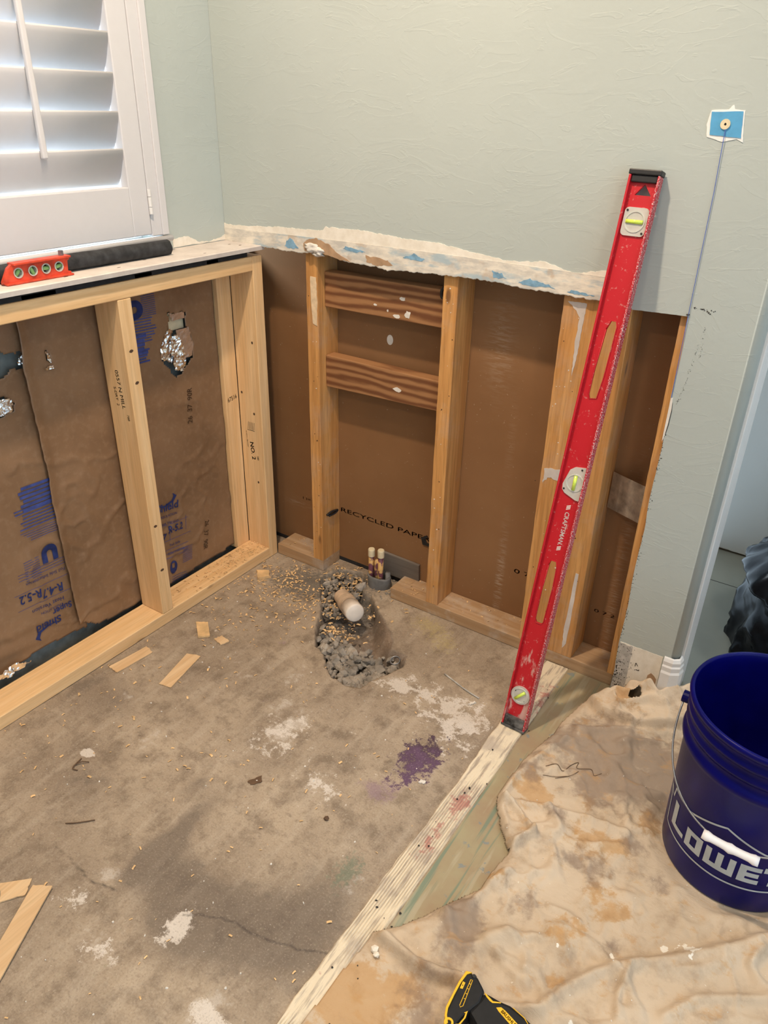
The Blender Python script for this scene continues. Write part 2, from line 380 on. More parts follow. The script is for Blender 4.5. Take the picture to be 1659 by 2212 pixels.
def shapeg(splines, ex):      # filled 2-d outlines with holes
    cu = D.curves.new('s', 'CURVE'); cu.dimensions = '2D'; cu.fill_mode = 'BOTH'; cu.extrude = ex
    for pts in splines:
        sp = cu.splines.new('POLY'); sp.points.add(len(pts)-1); sp.use_cyclic_u = True
        for p, q in zip(sp.points, pts): p.co = (q[0], q[1], 0, 1)
    o = D.objects.new('s', cu); me = D.meshes.new_from_object(o)
    V = [tuple(v.co) for v in me.vertices]; F = [tuple(p.vertices) for p in me.polygons]
    D.objects.remove(o); D.curves.remove(cu); D.meshes.remove(me)
    return V, F
def circle2(cx, cy, r, n=28, r2_=None): return [(cx+r*math.cos(2*PI*i/n), cy+(r2_ or r)*math.sin(2*PI*i/n)) for i in range(n)]
def rrect(x0, x1, y0, y1, r, n=5):
    P = []
    for cx, cy, a0 in ((x1-r, y1-r, 0), (x0+r, y1-r, 90), (x0+r, y0+r, 180), (x1-r, y0+r, 270)):
        for i in range(n+1):
            a = math.radians(a0+90*i/n); P.append((cx+r*math.cos(a), cy+r*math.sin(a)))
    return P
# numpy noise
def vn(x, y, seed=0):
    x = np.asarray(x, float); y = np.asarray(y, float)
    xi = np.floor(x).astype(np.int64); yi = np.floor(y).astype(np.int64); xf = x-xi; yf = y-yi
    xf = xf*xf*(3-2*xf); yf = yf*yf*(3-2*yf)
    def h(a, b):
        n = (a*374761393+b*668265263+seed*974634777) & 0x7fffffff
        n = ((n ^ (n >> 13))*1274126177) & 0x7fffffff
        return ((n ^ (n >> 16)) & 0xffff)/65535.
    return (h(xi, yi)*(1-xf)+h(xi+1, yi)*xf)*(1-yf)+(h(xi, yi+1)*(1-xf)+h(xi+1, yi+1)*xf)*yf
def fbm(x, y, o=4, seed=0):
    s = 0; a = .5; t = 0
    for i in range(o): s = s+a*vn(x*2**i+i*13.7, y*2**i+i*7.1, seed+i); t += a; a *= .5
    return s/t
def segd(X, Y, pl, closed=False):      # distance to polyline
    pl = list(pl)+([pl[0]] if closed else []); d = np.full(np.shape(X), 1e9)
    for (ax, ay), (bx, by) in zip(pl[:-1], pl[1:]):
        vx, vy = bx-ax, by-ay; t = np.clip(((X-ax)*vx+(Y-ay)*vy)/(vx*vx+vy*vy+1e-12), 0, 1)
        d = np.minimum(d, np.hypot(X-ax-t*vx, Y-ay-t*vy))
    return d
def inside(X, Y, pl):
    r = np.zeros(np.shape(X), bool); n = len(pl)
    for i in range(n):
        (ax, ay), (bx, by) = pl[i], pl[(i+1) % n]
        c = ((ay > Y) != (by > Y)) & (X < (bx-ax)*(Y-ay)/((by-ay) if by != ay else 1e-12)+ax); r ^= c
    return r
def gridf(nx, ny, keep=None):
    F = []
    for j in range(ny-1):
        for i in range(nx-1):
            if keep is None or keep[j, i]: a = j*nx+i; F.append((a, a+1, a+nx+1, a+nx))
    return F
def gau(X, Y, c, r, ry=None): return np.exp(-(((X-c[0])/r)**2+((Y-c[1])/(ry or r))**2))
def catmull(pts, n=8):
    P = [Vector(p) for p in pts]; P = [P[0]*2-P[1]]+P+[P[-1]*2-P[-2]]; out = []
    for i in range(1, len(P)-2):
        for j in range(n):
            t = j/n; a, b, c_, d = P[i-1:i+3]
            out.append(.5*((2*b)+(c_-a)*t+(2*a-5*b+4*c_-d)*t*t+(3*b-a-3*c_+d)*t**3))
    out.append(P[-2]); return [tuple(p) for p in out]
def ss(a, b, x): t = np.clip((x-a)/(b-a), 0, 1); return t*t*(3-2*t)

# ============================================================ SETTING
# ---- concrete floor with the dug-out pit
hole = [(.212, -.016), (.22, -.052), (.257, -.095), (.303, -.149), (.333, -.201), (.367, -.261), (.412, -.317), (.451, -.329), (.486, -.369), (.529, -.393), (.578, -.397), (.611, -.382), (.624, -.333), (.64, -.293), (.659, -.243), (.644, -.202), (.592, -.199), (.554, -.142), (.501, -.101), (.443, -.06), (.396, -.018), (.362, -.014), (.34, .045), (.304, .068), (.26, .055), (.222, .034)]
xs = np.unique(np.concatenate([np.arange(-.145, 1.06, .004), np.linspace(1.06, 4, 14)]))
ys = np.unique(np.concatenate([np.linspace(-4, -1.5, 9), np.arange(-1.5, .104, .004)]))
X, Y = np.meshgrid(xs, ys)
wx = X+.012*(fbm(X*40, Y*40, 3, 5)-.5); wy = Y+.012*(fbm(X*40, Y*40, 3, 9)-.5)
ins = inside(wx, wy, hole); dd = segd(wx, wy, hole, True)
sd = np.where(ins, dd, -dd)
soft = np.clip((wx-.42)/.12, 0, 1)*ss(-.28, -.15, wy)        # soft mud shoulder on the right
wid = .006+.07*soft
prof = ss(0, 1, np.clip(sd/wid, 0, 1))
depth = .055-.02*gau(X, Y, (.28, .0), .07)+.010*(fbm(X*30, Y*30, 4, 2)-.5)
Z = -depth*prof+.018*prof*(fbm(X*60, Y*60, 4, 3)-.5)
Z = Z+.0012*(fbm(X*6, Y*6, 3, 11)-.5)*(X < 1.0)
at = {}
at['dirt'] = ss(-.002, .004, sd)*(1-.0*soft)
at['mudc'] = ss(0, .004, sd)*np.clip(soft*1.4+gau(X, Y, (.43, -.25), .06, .05)*.8, 0, 1)*.85
at['gray'] = np.clip(gau(X, Y, (.17, -.10), .13, .09)*.72+gau(X, Y, (.31, -.02), .12)*.6, 0, 1)
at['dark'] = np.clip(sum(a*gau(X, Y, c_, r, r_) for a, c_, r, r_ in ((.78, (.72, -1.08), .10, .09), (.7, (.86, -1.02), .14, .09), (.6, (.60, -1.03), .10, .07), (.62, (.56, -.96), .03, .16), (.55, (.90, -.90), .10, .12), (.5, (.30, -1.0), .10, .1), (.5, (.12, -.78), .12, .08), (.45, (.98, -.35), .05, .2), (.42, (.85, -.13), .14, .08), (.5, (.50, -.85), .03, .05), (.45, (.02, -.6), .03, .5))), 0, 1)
at['lite'] = np.clip(sum(a*gau(X, Y, c_, r, r_) for a, c_, r, r_ in ((.66, (.71, -1.10), .035, .05), (.62, (.87, -1.17), .07, .04), (.5, (.62, -1.2), .07, .05), (.75, (.225, -.925), .022, .012), (.6, (.685, -.315), .055, .04), (.55, (.80, -.30), .05, .05), (.52, (.15, -.43), .05, .03), (.5, (.17, -.75), .07, .02), (.5, (.55, -.60), .06, .1), (.48, (.30, -.82), .08, .05), (.5, (.93, -.85), .04, .06), (.46, (.52, -1.10), .05, .05), (.48, (.68, -.74), .04, .04), (.45, (.40, -.50), .15, .15))), 0, 1)
at['lite2'] = np.clip(sum(a*gau(X, Y, c_, r, r_) for a, c_, r, r_ in ((1.6, (.712, -1.10), .028, .045), (2.3, (.225, -.925), .020, .014), (.72, (.80, -.31), .12, .07), (.80, (.68, -.32), .05, .035), (.75, (.15, -.43), .05, .03), (.72, (.9, -.36), .07, .1), (1.35, (.875, -1.18), .06, .035), (.95, (.62, -1.21), .07, .04), (.9, (.50, -1.17), .05, .04), (.66, (.55, -.62), .07, .09), (.66, (.73, -.70), .05, .04), (.52, (.7, -.6), .5, .5))), 0, 2.4)
at['green'] = .72*gau(X, Y, (.90, -.83), .03, .05)
at['yellow'] = .7*gau(X, Y, (.62, -.05), .06, .04)+.6*gau(X, Y, (.70, -.1), .05)
at['purple'] = np.clip(.35*gau(X, Y, (.862, -.49), .055, .11)+.32*gau(X, Y, (.86, -.52), .11, .16), 0, 1)
at['purple2'] = np.clip(.58*gau(X, Y, (.865, -.52), .07, .11)+.52*gau(X, Y, (.835, -.64), .05, .03)+.55*gau(X, Y, (.33, -.36), .02)+.5*gau(X, Y, (.44, -.56), .015)+.45*gau(X, Y, (.30, -.27), .02), 0, 1)
cr = np.minimum(segd(wx, wy, [(.455, -1.125), (.50, -1.13), (.557, -1.112)]), segd(wx, wy, [(.70, -1.075), (.76, -1.04), (.844, -1.026), (.91, -1.01), (.975, -.977)]))
cr = np.minimum(cr, segd(wx, wy, [(.383, -1.121), (.42, -1.12), (.455, -1.125)])+.001)
at['crack'] = np.clip(1-cr/.0028, 0, 1)*.8
for q in at: at[q] = at[q].ravel()
V = np.stack([X, Y, Z], -1).reshape(-1, 3)
struct(add('floor', V, gridf(len(xs), len(ys)), 'floor', smooth=True, origin=(0, 0, 0), attrs=at))
# ---- ridged mortar strip at the edge of the slab
xs = np.arange(.950, 1.042, .0014); ys = np.arange(-1.6, 0, .004); X, Y = np.meshgrid(xs, ys)
eL = .966+.006*(fbm(Y*14, Y*0, 4, 21)-.5)*2; eR = 1.030+.006*(fbm(Y*9, Y*0+3, 4, 22)-.5)*2
eL = eL+.012*ss(-.98, -1.4, Y)*0
m_ = ss(0, .004, X-eL)*ss(0, .004, eR-X)
gr = (np.sin((X+.003*fbm(Y*4, X*0, 2, 4))*2*PI/.0056)*.5+.5)*ss(.38, .55, fbm(X*15+4, Y*7, 3, 31))*ss(-.28, -.5, Y)
Z = m_*(.0055+.0022*(fbm(X*90, Y*40, 4, 8)-.5)-.0022*gr)-.001
struct(add('floor_mortar_strip', np.stack([X, Y, Z], -1).reshape(-1, 3), gridf(len(xs), len(ys), (m_ > 0)[:-1, :-1]), 'mortar', smooth=True, origin=(0, 0, 0),
    attrs={'red': np.clip(.75*gau(X, Y, (1.005, -.56), .022, .045)+.55*gau(X, Y, (1.0, -.68), .02, .06)+.6*gau(X, Y, (1.03, -.14), .03, .07), 0, 1).ravel(), 'groove': (np.clip(gr-.45, 0, 1)*1.0*m_).ravel()}))
V, F = boxg(1.031, 3.2, -1.7, -.002, -.02, .0035)
struct(add('floor_underlay', V, F, 'underlay', origin=(0, 0, 0)))
# brown feathered edge between mortar and underlay
# ---- hall floor and far wall beyond the doorway
V, F = boxg(1.15, 3.2, .105, .93, -.02, .0035)
struct(add('floor_hall', V, F, 'hall_floor', origin=(0, 0, 0)))
pr('floor_hall_seam', [(1.15, .683), (3.2, .683), (3.2, .6855), (1.15, .6855)], FZ, .0036, .0042, 'grime')['kind'] = 'structure'
def ragx(x0, x1, z, amp, seed, step=.004, f=60):
    n = int(abs(x1-x0)/step)+1; q = np.linspace(x0, x1, n)
    zz = np.interp(q, *z) if isinstance(z, tuple) else np.full(n, z)
    return [(float(a), float(b+amp*(fbm(a*f, 0, 4, seed)-.5)*2)) for a, b in zip(q, zz)]
far = [(1.15, 2.6)]+ragx(1.15, 1.312, .012, .004, 3)+[(1.317, .03), (1.322, .034), (1.34, .055), (1.345, .08), (1.358, .095), (1.366, .112)]+ragx(1.37, 3.2, .105, .006, 5)+[(3.2, 2.6)]
o = pr('wall_hall', far, FY, .90, .912, 'wall_plain', origin=(0, 0, 0)); struct(o)
struct(box('wall_hall_bare', (1.15, 3.2, .913, .94, 0, 2.6), 'bare_wall', bevel=0))
pr('wall_hall_seam', [(1.372, .11), (1.375, .11), (1.375, 2.6), (1.372, 2.6)], FY, .8985, .90, 'gray_strip')['kind'] = 'structure'
# ---- back wall drywall
cutx = ([-.12, .006, .154, .20, .24, .306, .392, .413, .50, .592, .702, .801, .894, .962, 1.0, 1.036, 1.141], [.989, .987, .984, .990, .990, .979, .977, .973, .979, .982, .984, .978, .977, .976, .972, .967, .970])
cut = ragx(-.12, 1.0, cutx, .0035, 12, .003, 110)+ragx(1.003, 1.146, cutx, .0006, 13)
edge = [(1.147+.0015*math.sin(z*30)+(.002*fbm(z*90, 0, 3, 4) if z < .8 else 0), z) for z in np.linspace(.968, .002, 60)]
poly = [(-.121, 2.6)]+cut+edge+[(1.272, .002), (1.272, 2.6)]
o = pr('wall_back', poly, FY, -.012, 0, 'wall', origin=(0, 0, 0)); struct(o)
# rounded corner and return of the wall
R_ = .020; arc = [(1.272, -.012)]+[(1.272+R_*math.sin(a), .008-R_*math.cos(a)) for a in np.linspace(0, PI/2, 10)]+[(1.292, .05)]
arc_i = [(1.282, .05), (1.282, .0), (1.272, -.0)]
V, F = prism(arc+arc_i, lambda a, b, d: (a, b, d), .002, 2.6)
o = fixn(add('wall_back_corner', V, F, 'wall', origin=(0, 0, 0), smooth=False)); struct(o)
o.data.polygons.foreach_set('use_smooth', [len(p.vertices) == 4 for p in o.data.polygons])
struct(box('trim_1', (1.276, 1.2985, .014, .128, .002, 2.6), 'white_trim', bevel=.002))
# baseboard: short face piece and the piece wrapping the return
prof = [(0, 0), (.013, 0), (.013, .118), (.010, .124), (.0105, .136), (.0075, .140), (.008, .150), (.004, .158), (0, .160)]
path = [((1.2595, -.0125), (0, -1)), ((1.282, -.0125), (0, -1)), ((1.2925, -.004), (.7, -.7)), ((1.2925, .006), (1, 0)), ((1.2925, .013), (1, 0))]
V, F = [], []
for (px, py), (nx, ny) in path:
    for d, z in prof: V.append((px+nx*d*1.05, py+ny*d*1.05, z+.003))
n = len(prof)
for i in range(len(path)-1):
    for j in range(n): F.append((i*n+j, i*n+(j+1) % n, (i+1)*n+(j+1) % n, (i+1)*n+j))
F += [tuple(range(n)), tuple(range(len(V)-n, len(V)))[::-1]]
struct(fixn(add('baseboard_right', V, F, 'white_trim', bevel=.0006)))
# raw patch where the rest of the baseboard was pried off
pz = ragx(1.15, 1.256, .157, .002, 44, .004, 100)
o = pr('wall_back_raw_patch', [(1.1495, .01)]+pz+[(1.2575, .01)], FY, -.0128, -.0119, 'mud'); struct(o)
o = pr('wall_back_gray_patch', [(1.1495, .01)]+ragx(1.15, 1.182, .154, .003, 45, .003, 100)+[(1.183, .01)], FY, -.0133, -.0127, 'gray_strip'); struct(o)
pr('wall_back_glue_patch', [(1.228, .01), (1.231, .088), (1.238, .098), (1.246, .093), (1.253, .085), (1.253, .01)], FY, -.0134, -.0128, 'torn_paper')['kind'] = 'structure'
V, F = [], []
def blob(cx, cz, r, y=-.0135, n=7, asp=1.0):
    a0 = random.random()*6; pts = [(cx+r*asp*math.cos(a0+2*PI*i/n)*random.uniform(.6, 1.2), cz+r*math.sin(a0+2*PI*i/n)*random.uniform(.6, 1.2)) for i in range(n)]
    return prism(pts, FY, y, y+.0006)
gs = [blob(random.uniform(1.15, 1.19)-.0*i, random.uniform(.03, .15), random.uniform(.0004, .0014)) for i in range(90)]
gs += [blob(1.152+random.random()**2*.02, random.uniform(.02, .10), random.uniform(.0008, .0024)) for i in range(40)]
gs += [blob(1.148+random.random()**2*.006, random.uniform(.08, .72), random.uniform(.0004, .0012), -.0126) for i in range(130)]
# scuff marks on the painted wall beside the opening
for (a, b), (c_, d) in (((1.182, .955), (1.181, .93)), ((1.181, .93), (1.176, .90)), ((1.176, .90), (1.171, .865)), ((1.171, .865), (1.1695, .83)), ((1.168, .83), (1.163, .80)), ((1.163, .80), (1.158, .785)), ((1.186, .925), (1.184, .89))):
    for i in range(14):
        t = random.random(); gs.append(blob(a+(c_-a)*t+random.gauss(0, .0012), b+(d-b)*t, random.uniform(.00025, .0008), -.0126, asp=.6))
gs += [blob(1.150+.045*random.random(), .988+random.gauss(0, .001), random.uniform(.0004, .0009), -.0126, asp=2) for i in range(22)]
gs += [blob(1.180+.003*i, .985-.002*i, .0016, -.0126) for i in range(3)]
V, F = join(*gs); o = add('wall_back_scuffs', V, F, 'grime'); o['kind'] = 'structure'
V, F = textg('< ?', .022, .0002); V = [(1.20+x*.8, -.0136, .10+y) for x, y, z in rot2(V, -70)]
add('wall_back_pencil_marks', V, F, 'pencil')['kind'] = 'structure'
# torn drywall edge: loose paper below the scribed line
pr('wall_back_torn_edge', [(1.1465, .80), (1.1505, .80), (1.1525, .775), (1.1515, .74), (1.1495, .71), (1.1465, .70)], FY, -.0130, -.0119, 'crumb')['kind'] = 'structure'
add('wall_back_torn_shadow', *prism([(1.1522, .79), (1.154, .77), (1.1535, .74), (1.151, .715), (1.1505, .72), (1.1525, .745), (1.1530, .77)], FY, -.0128, -.0119), 'grime')['kind'] = 'structure'  # dark sliver painted as the shadow of the torn paper
# joint compound band and scraped tape along the cut
top = [(-.12, 1.036), (-.106, 1.032), (-.032, 1.034), (.077, 1.042), (.226, 1.046), (.233, 1.056), (.35, 1.058), (.459, 1.052), (.569, 1.050), (.637, 1.042), (.744, 1.031), (.832, 1.040), (.896, 1.024), (.963, 1.037), (.99, 1.036)]
tx, tz = zip(*top)
upl = ragx(-.1205, .985, (list(tx), list(tz)), .0025, 15, .003, 90)
low = ragx(-.1205, .998, cutx, .0035, 12, .003, 110)
bandp = [(a, b-.001) for a, b in low]+[(.992, 1.0)]+upl[::-1]
struct(pr('wall_back_compound', bandp, FY, -.0135, -.0119, 'mud', origin=(0, 0, 0)))
tape = [(a, b+.0005) for a, b in low]+[(.994, 1.0)]+[(x, 1.024+.004*math.sin(x*3)) for x in np.linspace(.988, -.12, 40)]
struct(pr('wall_back_tape_band', tape, FY, -.0143, -.0134, 'band', origin=(0, 0, 0)))
def ragpoly(pts, amp=.004, seed=1, sub=8, f=150):
    out = []; n = len(pts)
    for i in range(n):
        a, b = pts[i], pts[(i+1) % n]
        for j in range(sub):
            t = j/sub; x = a[0]+(b[0]-a[0])*t; z = a[1]+(b[1]-a[1])*t
            out.append((x+amp*(float(fbm(x*f, z*f, 3, seed))-.5)*2, z+amp*(float(fbm(x*f+9, z*f+4, 3, seed+1))-.5)*2))
    return out
bl = [[(.117, 1.020), (.096, .995), (.125, .991), (.146, .995)], [(.707, 1.005), (.73, 1.004), (.745, .994), (.715, .992)], [(.795, 1.0), (.83, .996), (.862, .988), (.80, .985), (.775, .988)], [(.50, 1.022), (.53, 1.010), (.515, 1.005), (.47, 1.008), (.49, 1.014)], [(.30, 1.016), (.36, 1.009), (.33, 1.004), (.29, 1.009)], [(.90, .99), (.95, .985), (.93, .981), (.89, .983)]]
for i, q in enumerate(bl): pr('wall_back_blue_patch', ragpoly(q, .004, 60+i), FY, -.0148, -.0142, 'gray_blue_patch')['kind'] = 'structure'
pr('wall_back_torn_paper', ragpoly([(.165, .992), (.160, 1.008), (.178, 1.021), (.205, 1.026), (.245, 1.015), (.268, .998), (.315, .980), (.275, .982), (.22, .992)], .003, 71), FY, -.0152, -.0142, 'torn_paper')['kind'] = 'structure'
pr('wall_back_torn_paper', ragpoly([(.36, 1.000), (.42, .997), (.44, .985), (.39, .980), (.365, .985)], .005, 75), FY, -.0148, -.0142, 'torn_paper')['kind'] = 'structure'
# broken white gypsum lump over the first stud
def lump(c, r, seed, n=14, amp=.4, k_=2.2):
    bm = bmesh.new(); bmesh.ops.create_icosphere(bm, subdivisions=3, radius=1)
    for v in bm.verts:
        q = v.co.normalized(); f = 1+amp*(float(fbm(q.x*k_+seed, q.y*k_+q.z*1.7*k_, 3, seed))-.5)*2
        v.co = Vector((q.x*r[0]*f+c[0], q.y*r[1]*f+c[1], q.z*r[2]*f+c[2]))
    V = [tuple(v.co) for v in bm.verts]; F = [tuple(v.index for v in f.verts) for f in bm.faces]; bm.free(); return V, F
V, F = join(lump((.188, -.014, 1.002), (.022, .008, .012), 3, amp=.7), lump((.212, -.013, .995), (.018, .009, .010), 4, amp=.7), lump((.20, -.008, .985), (.02, .008, .006), 5, amp=.7))
struct(add('wall_back_broken_gypsum', V, F, 'crumb', smooth=True))
# painted-over bits of compound on the left wall under the window
pr('wall_left_compound', ragpoly([(-.205, .991), (-.20, 1.012), (-.15, 1.015), (-.12, .998), (-.075, .993), (-.03, .999), (-.013, 1.004), (-.013, .990)], .003, 81), FX, -.1195, -.1215, 'mud')['kind'] = 'structure'
# ---- left wall with window opening; masonry below
g = join(boxg(-.28, -.121, -.234, .0, .989, 2.6), boxg(-.28, -.121, -1.42, -.234, 2.06, 2.6), boxg(-.28, -.121, -4, -1.42, .989, 2.6), boxg(-.28, -.121, -1.42, -.234, .989, 1.012))
struct(add('wall_left', *g, 'wall', origin=(0, 0, 0)))
struct(box('wall_left_block', (-.28, -.136, -4, .10, -.05, .975), 'block_wall', bevel=0, origin=(0, 0, 0)))
struct(box('wall_right', (3.2, 3.3, -.35, .94, 0, 2.6), 'wall_plain', bevel=0))  # unseen wall piece added to cut the daylight reaching the hall
struct(box('wall_front', (-.28, 3.2, -4.1, -4.0, 0, 2.6), 'wall_plain', bevel=0))
struct(box('wall_hall_left', (-.28, -.14, .102, .94, 0, 2.6), 'wall_plain', bevel=0))  # unseen wall added to stop sunlight leaking into the hall
struct(box('ceiling', (-.28, 3.2, -4, .94, 2.6, 2.68), 'ceiling', bevel=0))
# back face of the hall-side board, seen through the open studs
xs = np.arange(-.13, 1.15, .01); zs = np.linspace(.014, 1.3, 90); X, Z_ = np.meshgrid(xs, zs)
chalk = np.clip(gau(X, Z_, (.765, .15), .008, .13)+.6*gau(X, Z_, (.755, .55), .004, .12)+.5*gau(X, Z_, (1.09, .2), .01, .3)+.4*gau(X, Z_, (.70, .8), .03, .1)+.4*gau(X, Z_, (.03, .16), .05, .01), 0, 1)
Yy = np.full(X.shape, .0895)+.0*X
o = add('wall_hall_side_board', np.stack([X, Yy, Z_], -1).reshape(-1, 3), gridf(len(xs), len(zs)), 'paper', origin=(0, 0, 0), attrs={'chalk': chalk.ravel()})
sm_ = o.modifiers.new('solid', 'SOLIDIFY'); sm_.thickness = .0127; sm_.offset = -1
struct(o)
struct(box('wall_hall_side_sill', (-.13, 1.15, .0895, .10, -.02, .0139), 'tar', bevel=0))  # black strip added to block the bright gap under the board
gs = []
for s_, x0, z0, sz in (('RECYCLED PAPER', .365, .190, .033), ('0 7', .83, .186, .03), ('0 7 2 2', 1.085, .15, .022), ('I I=', .06, .185, .02)):
    V, F = textg(s_, sz, .0001); gs.append(([(x0+x*1.28, .0893-.0004, z0+y*.62) for x, y, z in V], F))
V, F = join(*gs); o = add('wall_hall_side_print', V, F, 'faint_ink'); struct(o)
V, F = prism(circle2(.371, .768, .010, 18, .014), FY, .0886, .0893); struct(add('wall_hall_side_white_spot', V, F, 'crumb'))

# ============================================================ WINDOW AND SHUTTERS
wn = join(boxg(-.24, -.20, -1.42, -.234, 1.012, 1.020), boxg(-.24, -.20, -1.42, -.234, 2.03, 2.06), boxg(-.24, -.20, -.262, -.234, 1.04, 2.03), boxg(-.24, -.20, -1.42, -1.392, 1.04, 2.03), boxg(-.24, -.20, -.84, -.81, 1.04, 2.03))
struct(add('window_1', *wn, 'white_trim', bevel=.002))
fr = thing('shutter_frame', 'white beaded wooden frame around the louvered window shutters', 'window frame', (-.11, -.82, 1.01))
for (y0, y1) in ((-.283, -.229), (-1.425, -1.371)):
    V, F = join(boxg(-.135, -.100, y0, y1, 1.030, 2.09), boxg(-.101, -.095, y0+.030 if y0 > -1 else y0+.004, y0+.050 if y0 > -1 else y0+.026, 1.030, 2.09))
    add('jamb', V, F, 'shutter', fr, bevel=.002)
add('head', *boxg(-.135, -.100, -1.37, -.284, 2.045, 2.09), 'shutter', fr, bevel=.002)
V, F = tubeg([(-.098, -1.43, 1.021), (-.098, -.225, 1.021)], .0075, 14); add('sill_bead', V, F, 'shutter', fr, smooth=True)
add('sill_strip', *boxg(-.135, -.100, -1.43, -.225, 1.0125, 1.023), 'shutter', fr, bevel=.002)
def shutter(y0, y1, label):      # y1 is the hinge side nearest the corner
    t = thing('window_shutter', label, 'shutter', (-.11, (y0+y1)/2, 1.034), 'pair of louvered shutter panels')
    a, b = y0+.053, y1-.054
    add('stile', *boxg(-.128, -.100, b, y1, 1.034, 2.04), 'shutter', t, bevel=.0025)
    add('stile', *boxg(-.128, -.100, y0, a, 1.034, 2.04), 'shutter', t, bevel=.0025)
    add('rail', *boxg(-.128, -.0995, a, b, 1.034, 1.146), 'shutter', t, bevel=.002)
    add('rail', *boxg(-.128, -.1005, a, b, 1.955, 2.04), 'shutter', t, bevel=.002)
    lz = [1.229+.0765*i for i in range(10)]
    for z in lz:
        # elliptical blade, upper edge forward
        n = 16; L = .087; th = .0050; ang = math.radians(68)
        pts = []
        for i in range(n):
            aa = 2*PI*i/n; u_, w_ = L/2*math.cos(aa), th*math.sin(aa)
            cx_, cz_ = -.1015-L/2*math.cos(ang), z-L/2*math.sin(ang)
            pts.append((cx_+u_*math.cos(ang)-w_*math.sin(ang), cz_+u_*math.sin(ang)+w_*math.cos(ang)))
        V = [(x, yy, zz) for yy in (a+.0015, b-.0015) for x, zz in pts]
        F = [(i, (i+1) % n, (i+1) % n+n, i+n) for i in range(n)]+[tuple(range(n)), tuple(range(n, 2*n))[::-1]]
        fixn(add('louver', V, F, 'shutter', t, smooth=True))
    ym = (a+b)/2; add('tilt_rod', *boxg(-.0965, -.0855, ym-.009, ym+.004, 1.214, 1.93), 'shutter', t, bevel=.003)
    for zc in (1.11, 1.87):
        V, F = join(tubeg([(-.0965, y1+.002, zc-.028), (-.0965, y1+.002, zc-.012)], .0045, 10), tubeg([(-.0965, y1+.002, zc-.011), (-.0965, y1+.002, zc+.011)], .0045, 10), tubeg([(-.0965, y1+.002, zc+.012), (-.0965, y1+.002, zc+.028)], .0045, 10))
        add('hinge', V, F, 'white_trim', t)
    return t
shutter(-.815, -.285, 'white louvered shutter panel nearest the room corner, above the orange torpedo level')
shutter(-1.365, -.835, 'white louvered shutter panel further from the corner, mostly cut off at left')

# ============================================================ LEFT PINE FRAME
FL = -1.75
pf = thing('pine_stud_frame', 'new pale pine half-height stud frame standing on the concrete below the window', 'wall framing', (-.045, -.85, 0))
def lumber(name, b, mat, parent, bev=.002, **k): return add(name, *boxg(*b), mat, parent, bevel=bev, **k)
lumber('bottom_plate', (-.089, 0, FL, -.0385, .001, .038), 'pine_y', pf)
tp = lumber('top_plate', (-.089, .0, FL, -.0385, .923, .961), 'pine_y', pf)
def stud(y0, y1, x0=-.089, x1=0, z0=.0385, z1=.9225): return lumber('stud', (x0, x1, y0, y1, z0, z1), 'pine_z', pf)
st_mid = stud(-.492, -.454); stud(-1.10, -1.062); stud(-1.70, -1.662)
st_b = stud(-.038, 0, z0=.001, z1=.961); st_a = stud(-.092, -.0385, x0=-.127, x1=-.0893, z0=.03)
def on(fn, V): return [fn(*p) for p in V]
def stamp(parent, gs, mat='black_ink', name='ink_stamp'):
    V, F = join(*gs); return add(name, V, F, mat, parent)
# stamps: side faces look towards -y, front faces towards +x
def sidestamp(s_, sz, x, z, y, deg, sx=1, sy=1, bold=False):
    V, F = textg(s_, sz, .0001, bold=bold); return ([(x+a, y-.0003, z+b) for a, b, c_ in rot2(V, deg, sx, sy)], F)
stamp(st_mid, [sidestamp('0557 N MILL', .017, -.040, .70, -.492, -85, 1.1), sidestamp('S-DRY  2', .013, -.058, .68, -.492, -85), sidestamp('788', .011, -.024, .63, -.492, -85)])
stamp(st_b, [sidestamp('NO. 2', .021, -.046, .375, -.038, -84, 1.1, bold=True), sidestamp('M-WP-F-1 788 S-DRY', .006, -.066, .41, -.038, -86), sidestamp('788', .010, -.026, .355, -.038, -84)]+
      [([(x, -.0384, z) for x, z in ((-.060+i*.006, .445), (-.0585+i*.006, .445), (-.0555+i*.006, .47), (-.057+i*.006, .47))], [(0, 1, 2, 3)]) for i in range(5)]+
      [([(-.062, -.0384, .442), (-.032, -.0384, .442), (-.032, -.0384, .4435), (-.062, -.0384, .4435)], [(0, 1, 2, 3)])])
V, F = textg('67516', .020, .0001); stamp(st_a, [([(-.0889, -.066+a*.95, .545+b) for a, b, c_ in rot2(V, 8, .8, 1)], F)])
# black strip painting the shade in the gap under the sill board, and packers
add('felt_strip', *boxg(-.085, -.006, FL, -.05, .9615, .9755), 'tar', pf)
for y0, l in ((-.43, .05), (-.20, .04), (-.72, .08)): add('shim', *boxg(-.06, -.006, y0, y0+l, .9612, .9700), 'gray_board', pf)
# knots of the front faces
gs = []
for y, z in ((-.474, .80), (-.47, .72), (-.476, .32), (-.474, .18), (-.018, .70), (-.02, .44), (-.012, .30)):
    gs.append(([(.0003, y+.0055*math.cos(q)*(1+.2*math.sin(2*q+z*9)), z+.004*math.sin(q)) for q in np.linspace(0, 2*PI, 12, endpoint=False)], [tuple(range(12))]))
for g_ in gs[:4]: add('knot', g_[0], g_[1], 'brown_ink', st_mid)
gs2 = []
for x, z in ((-.02, .72), (-.03, .27), (-.075, .56), (-.03, .50)):
    gs2.append(([(x+.0035*math.cos(q), -.0383, z+.0042*math.sin(q)) for q in np.linspace(0, 2*PI, 12, endpoint=False)], [tuple(range(12))]))
for g_ in gs2: add('knot', g_[0], g_[1], 'brown_ink', st_b)

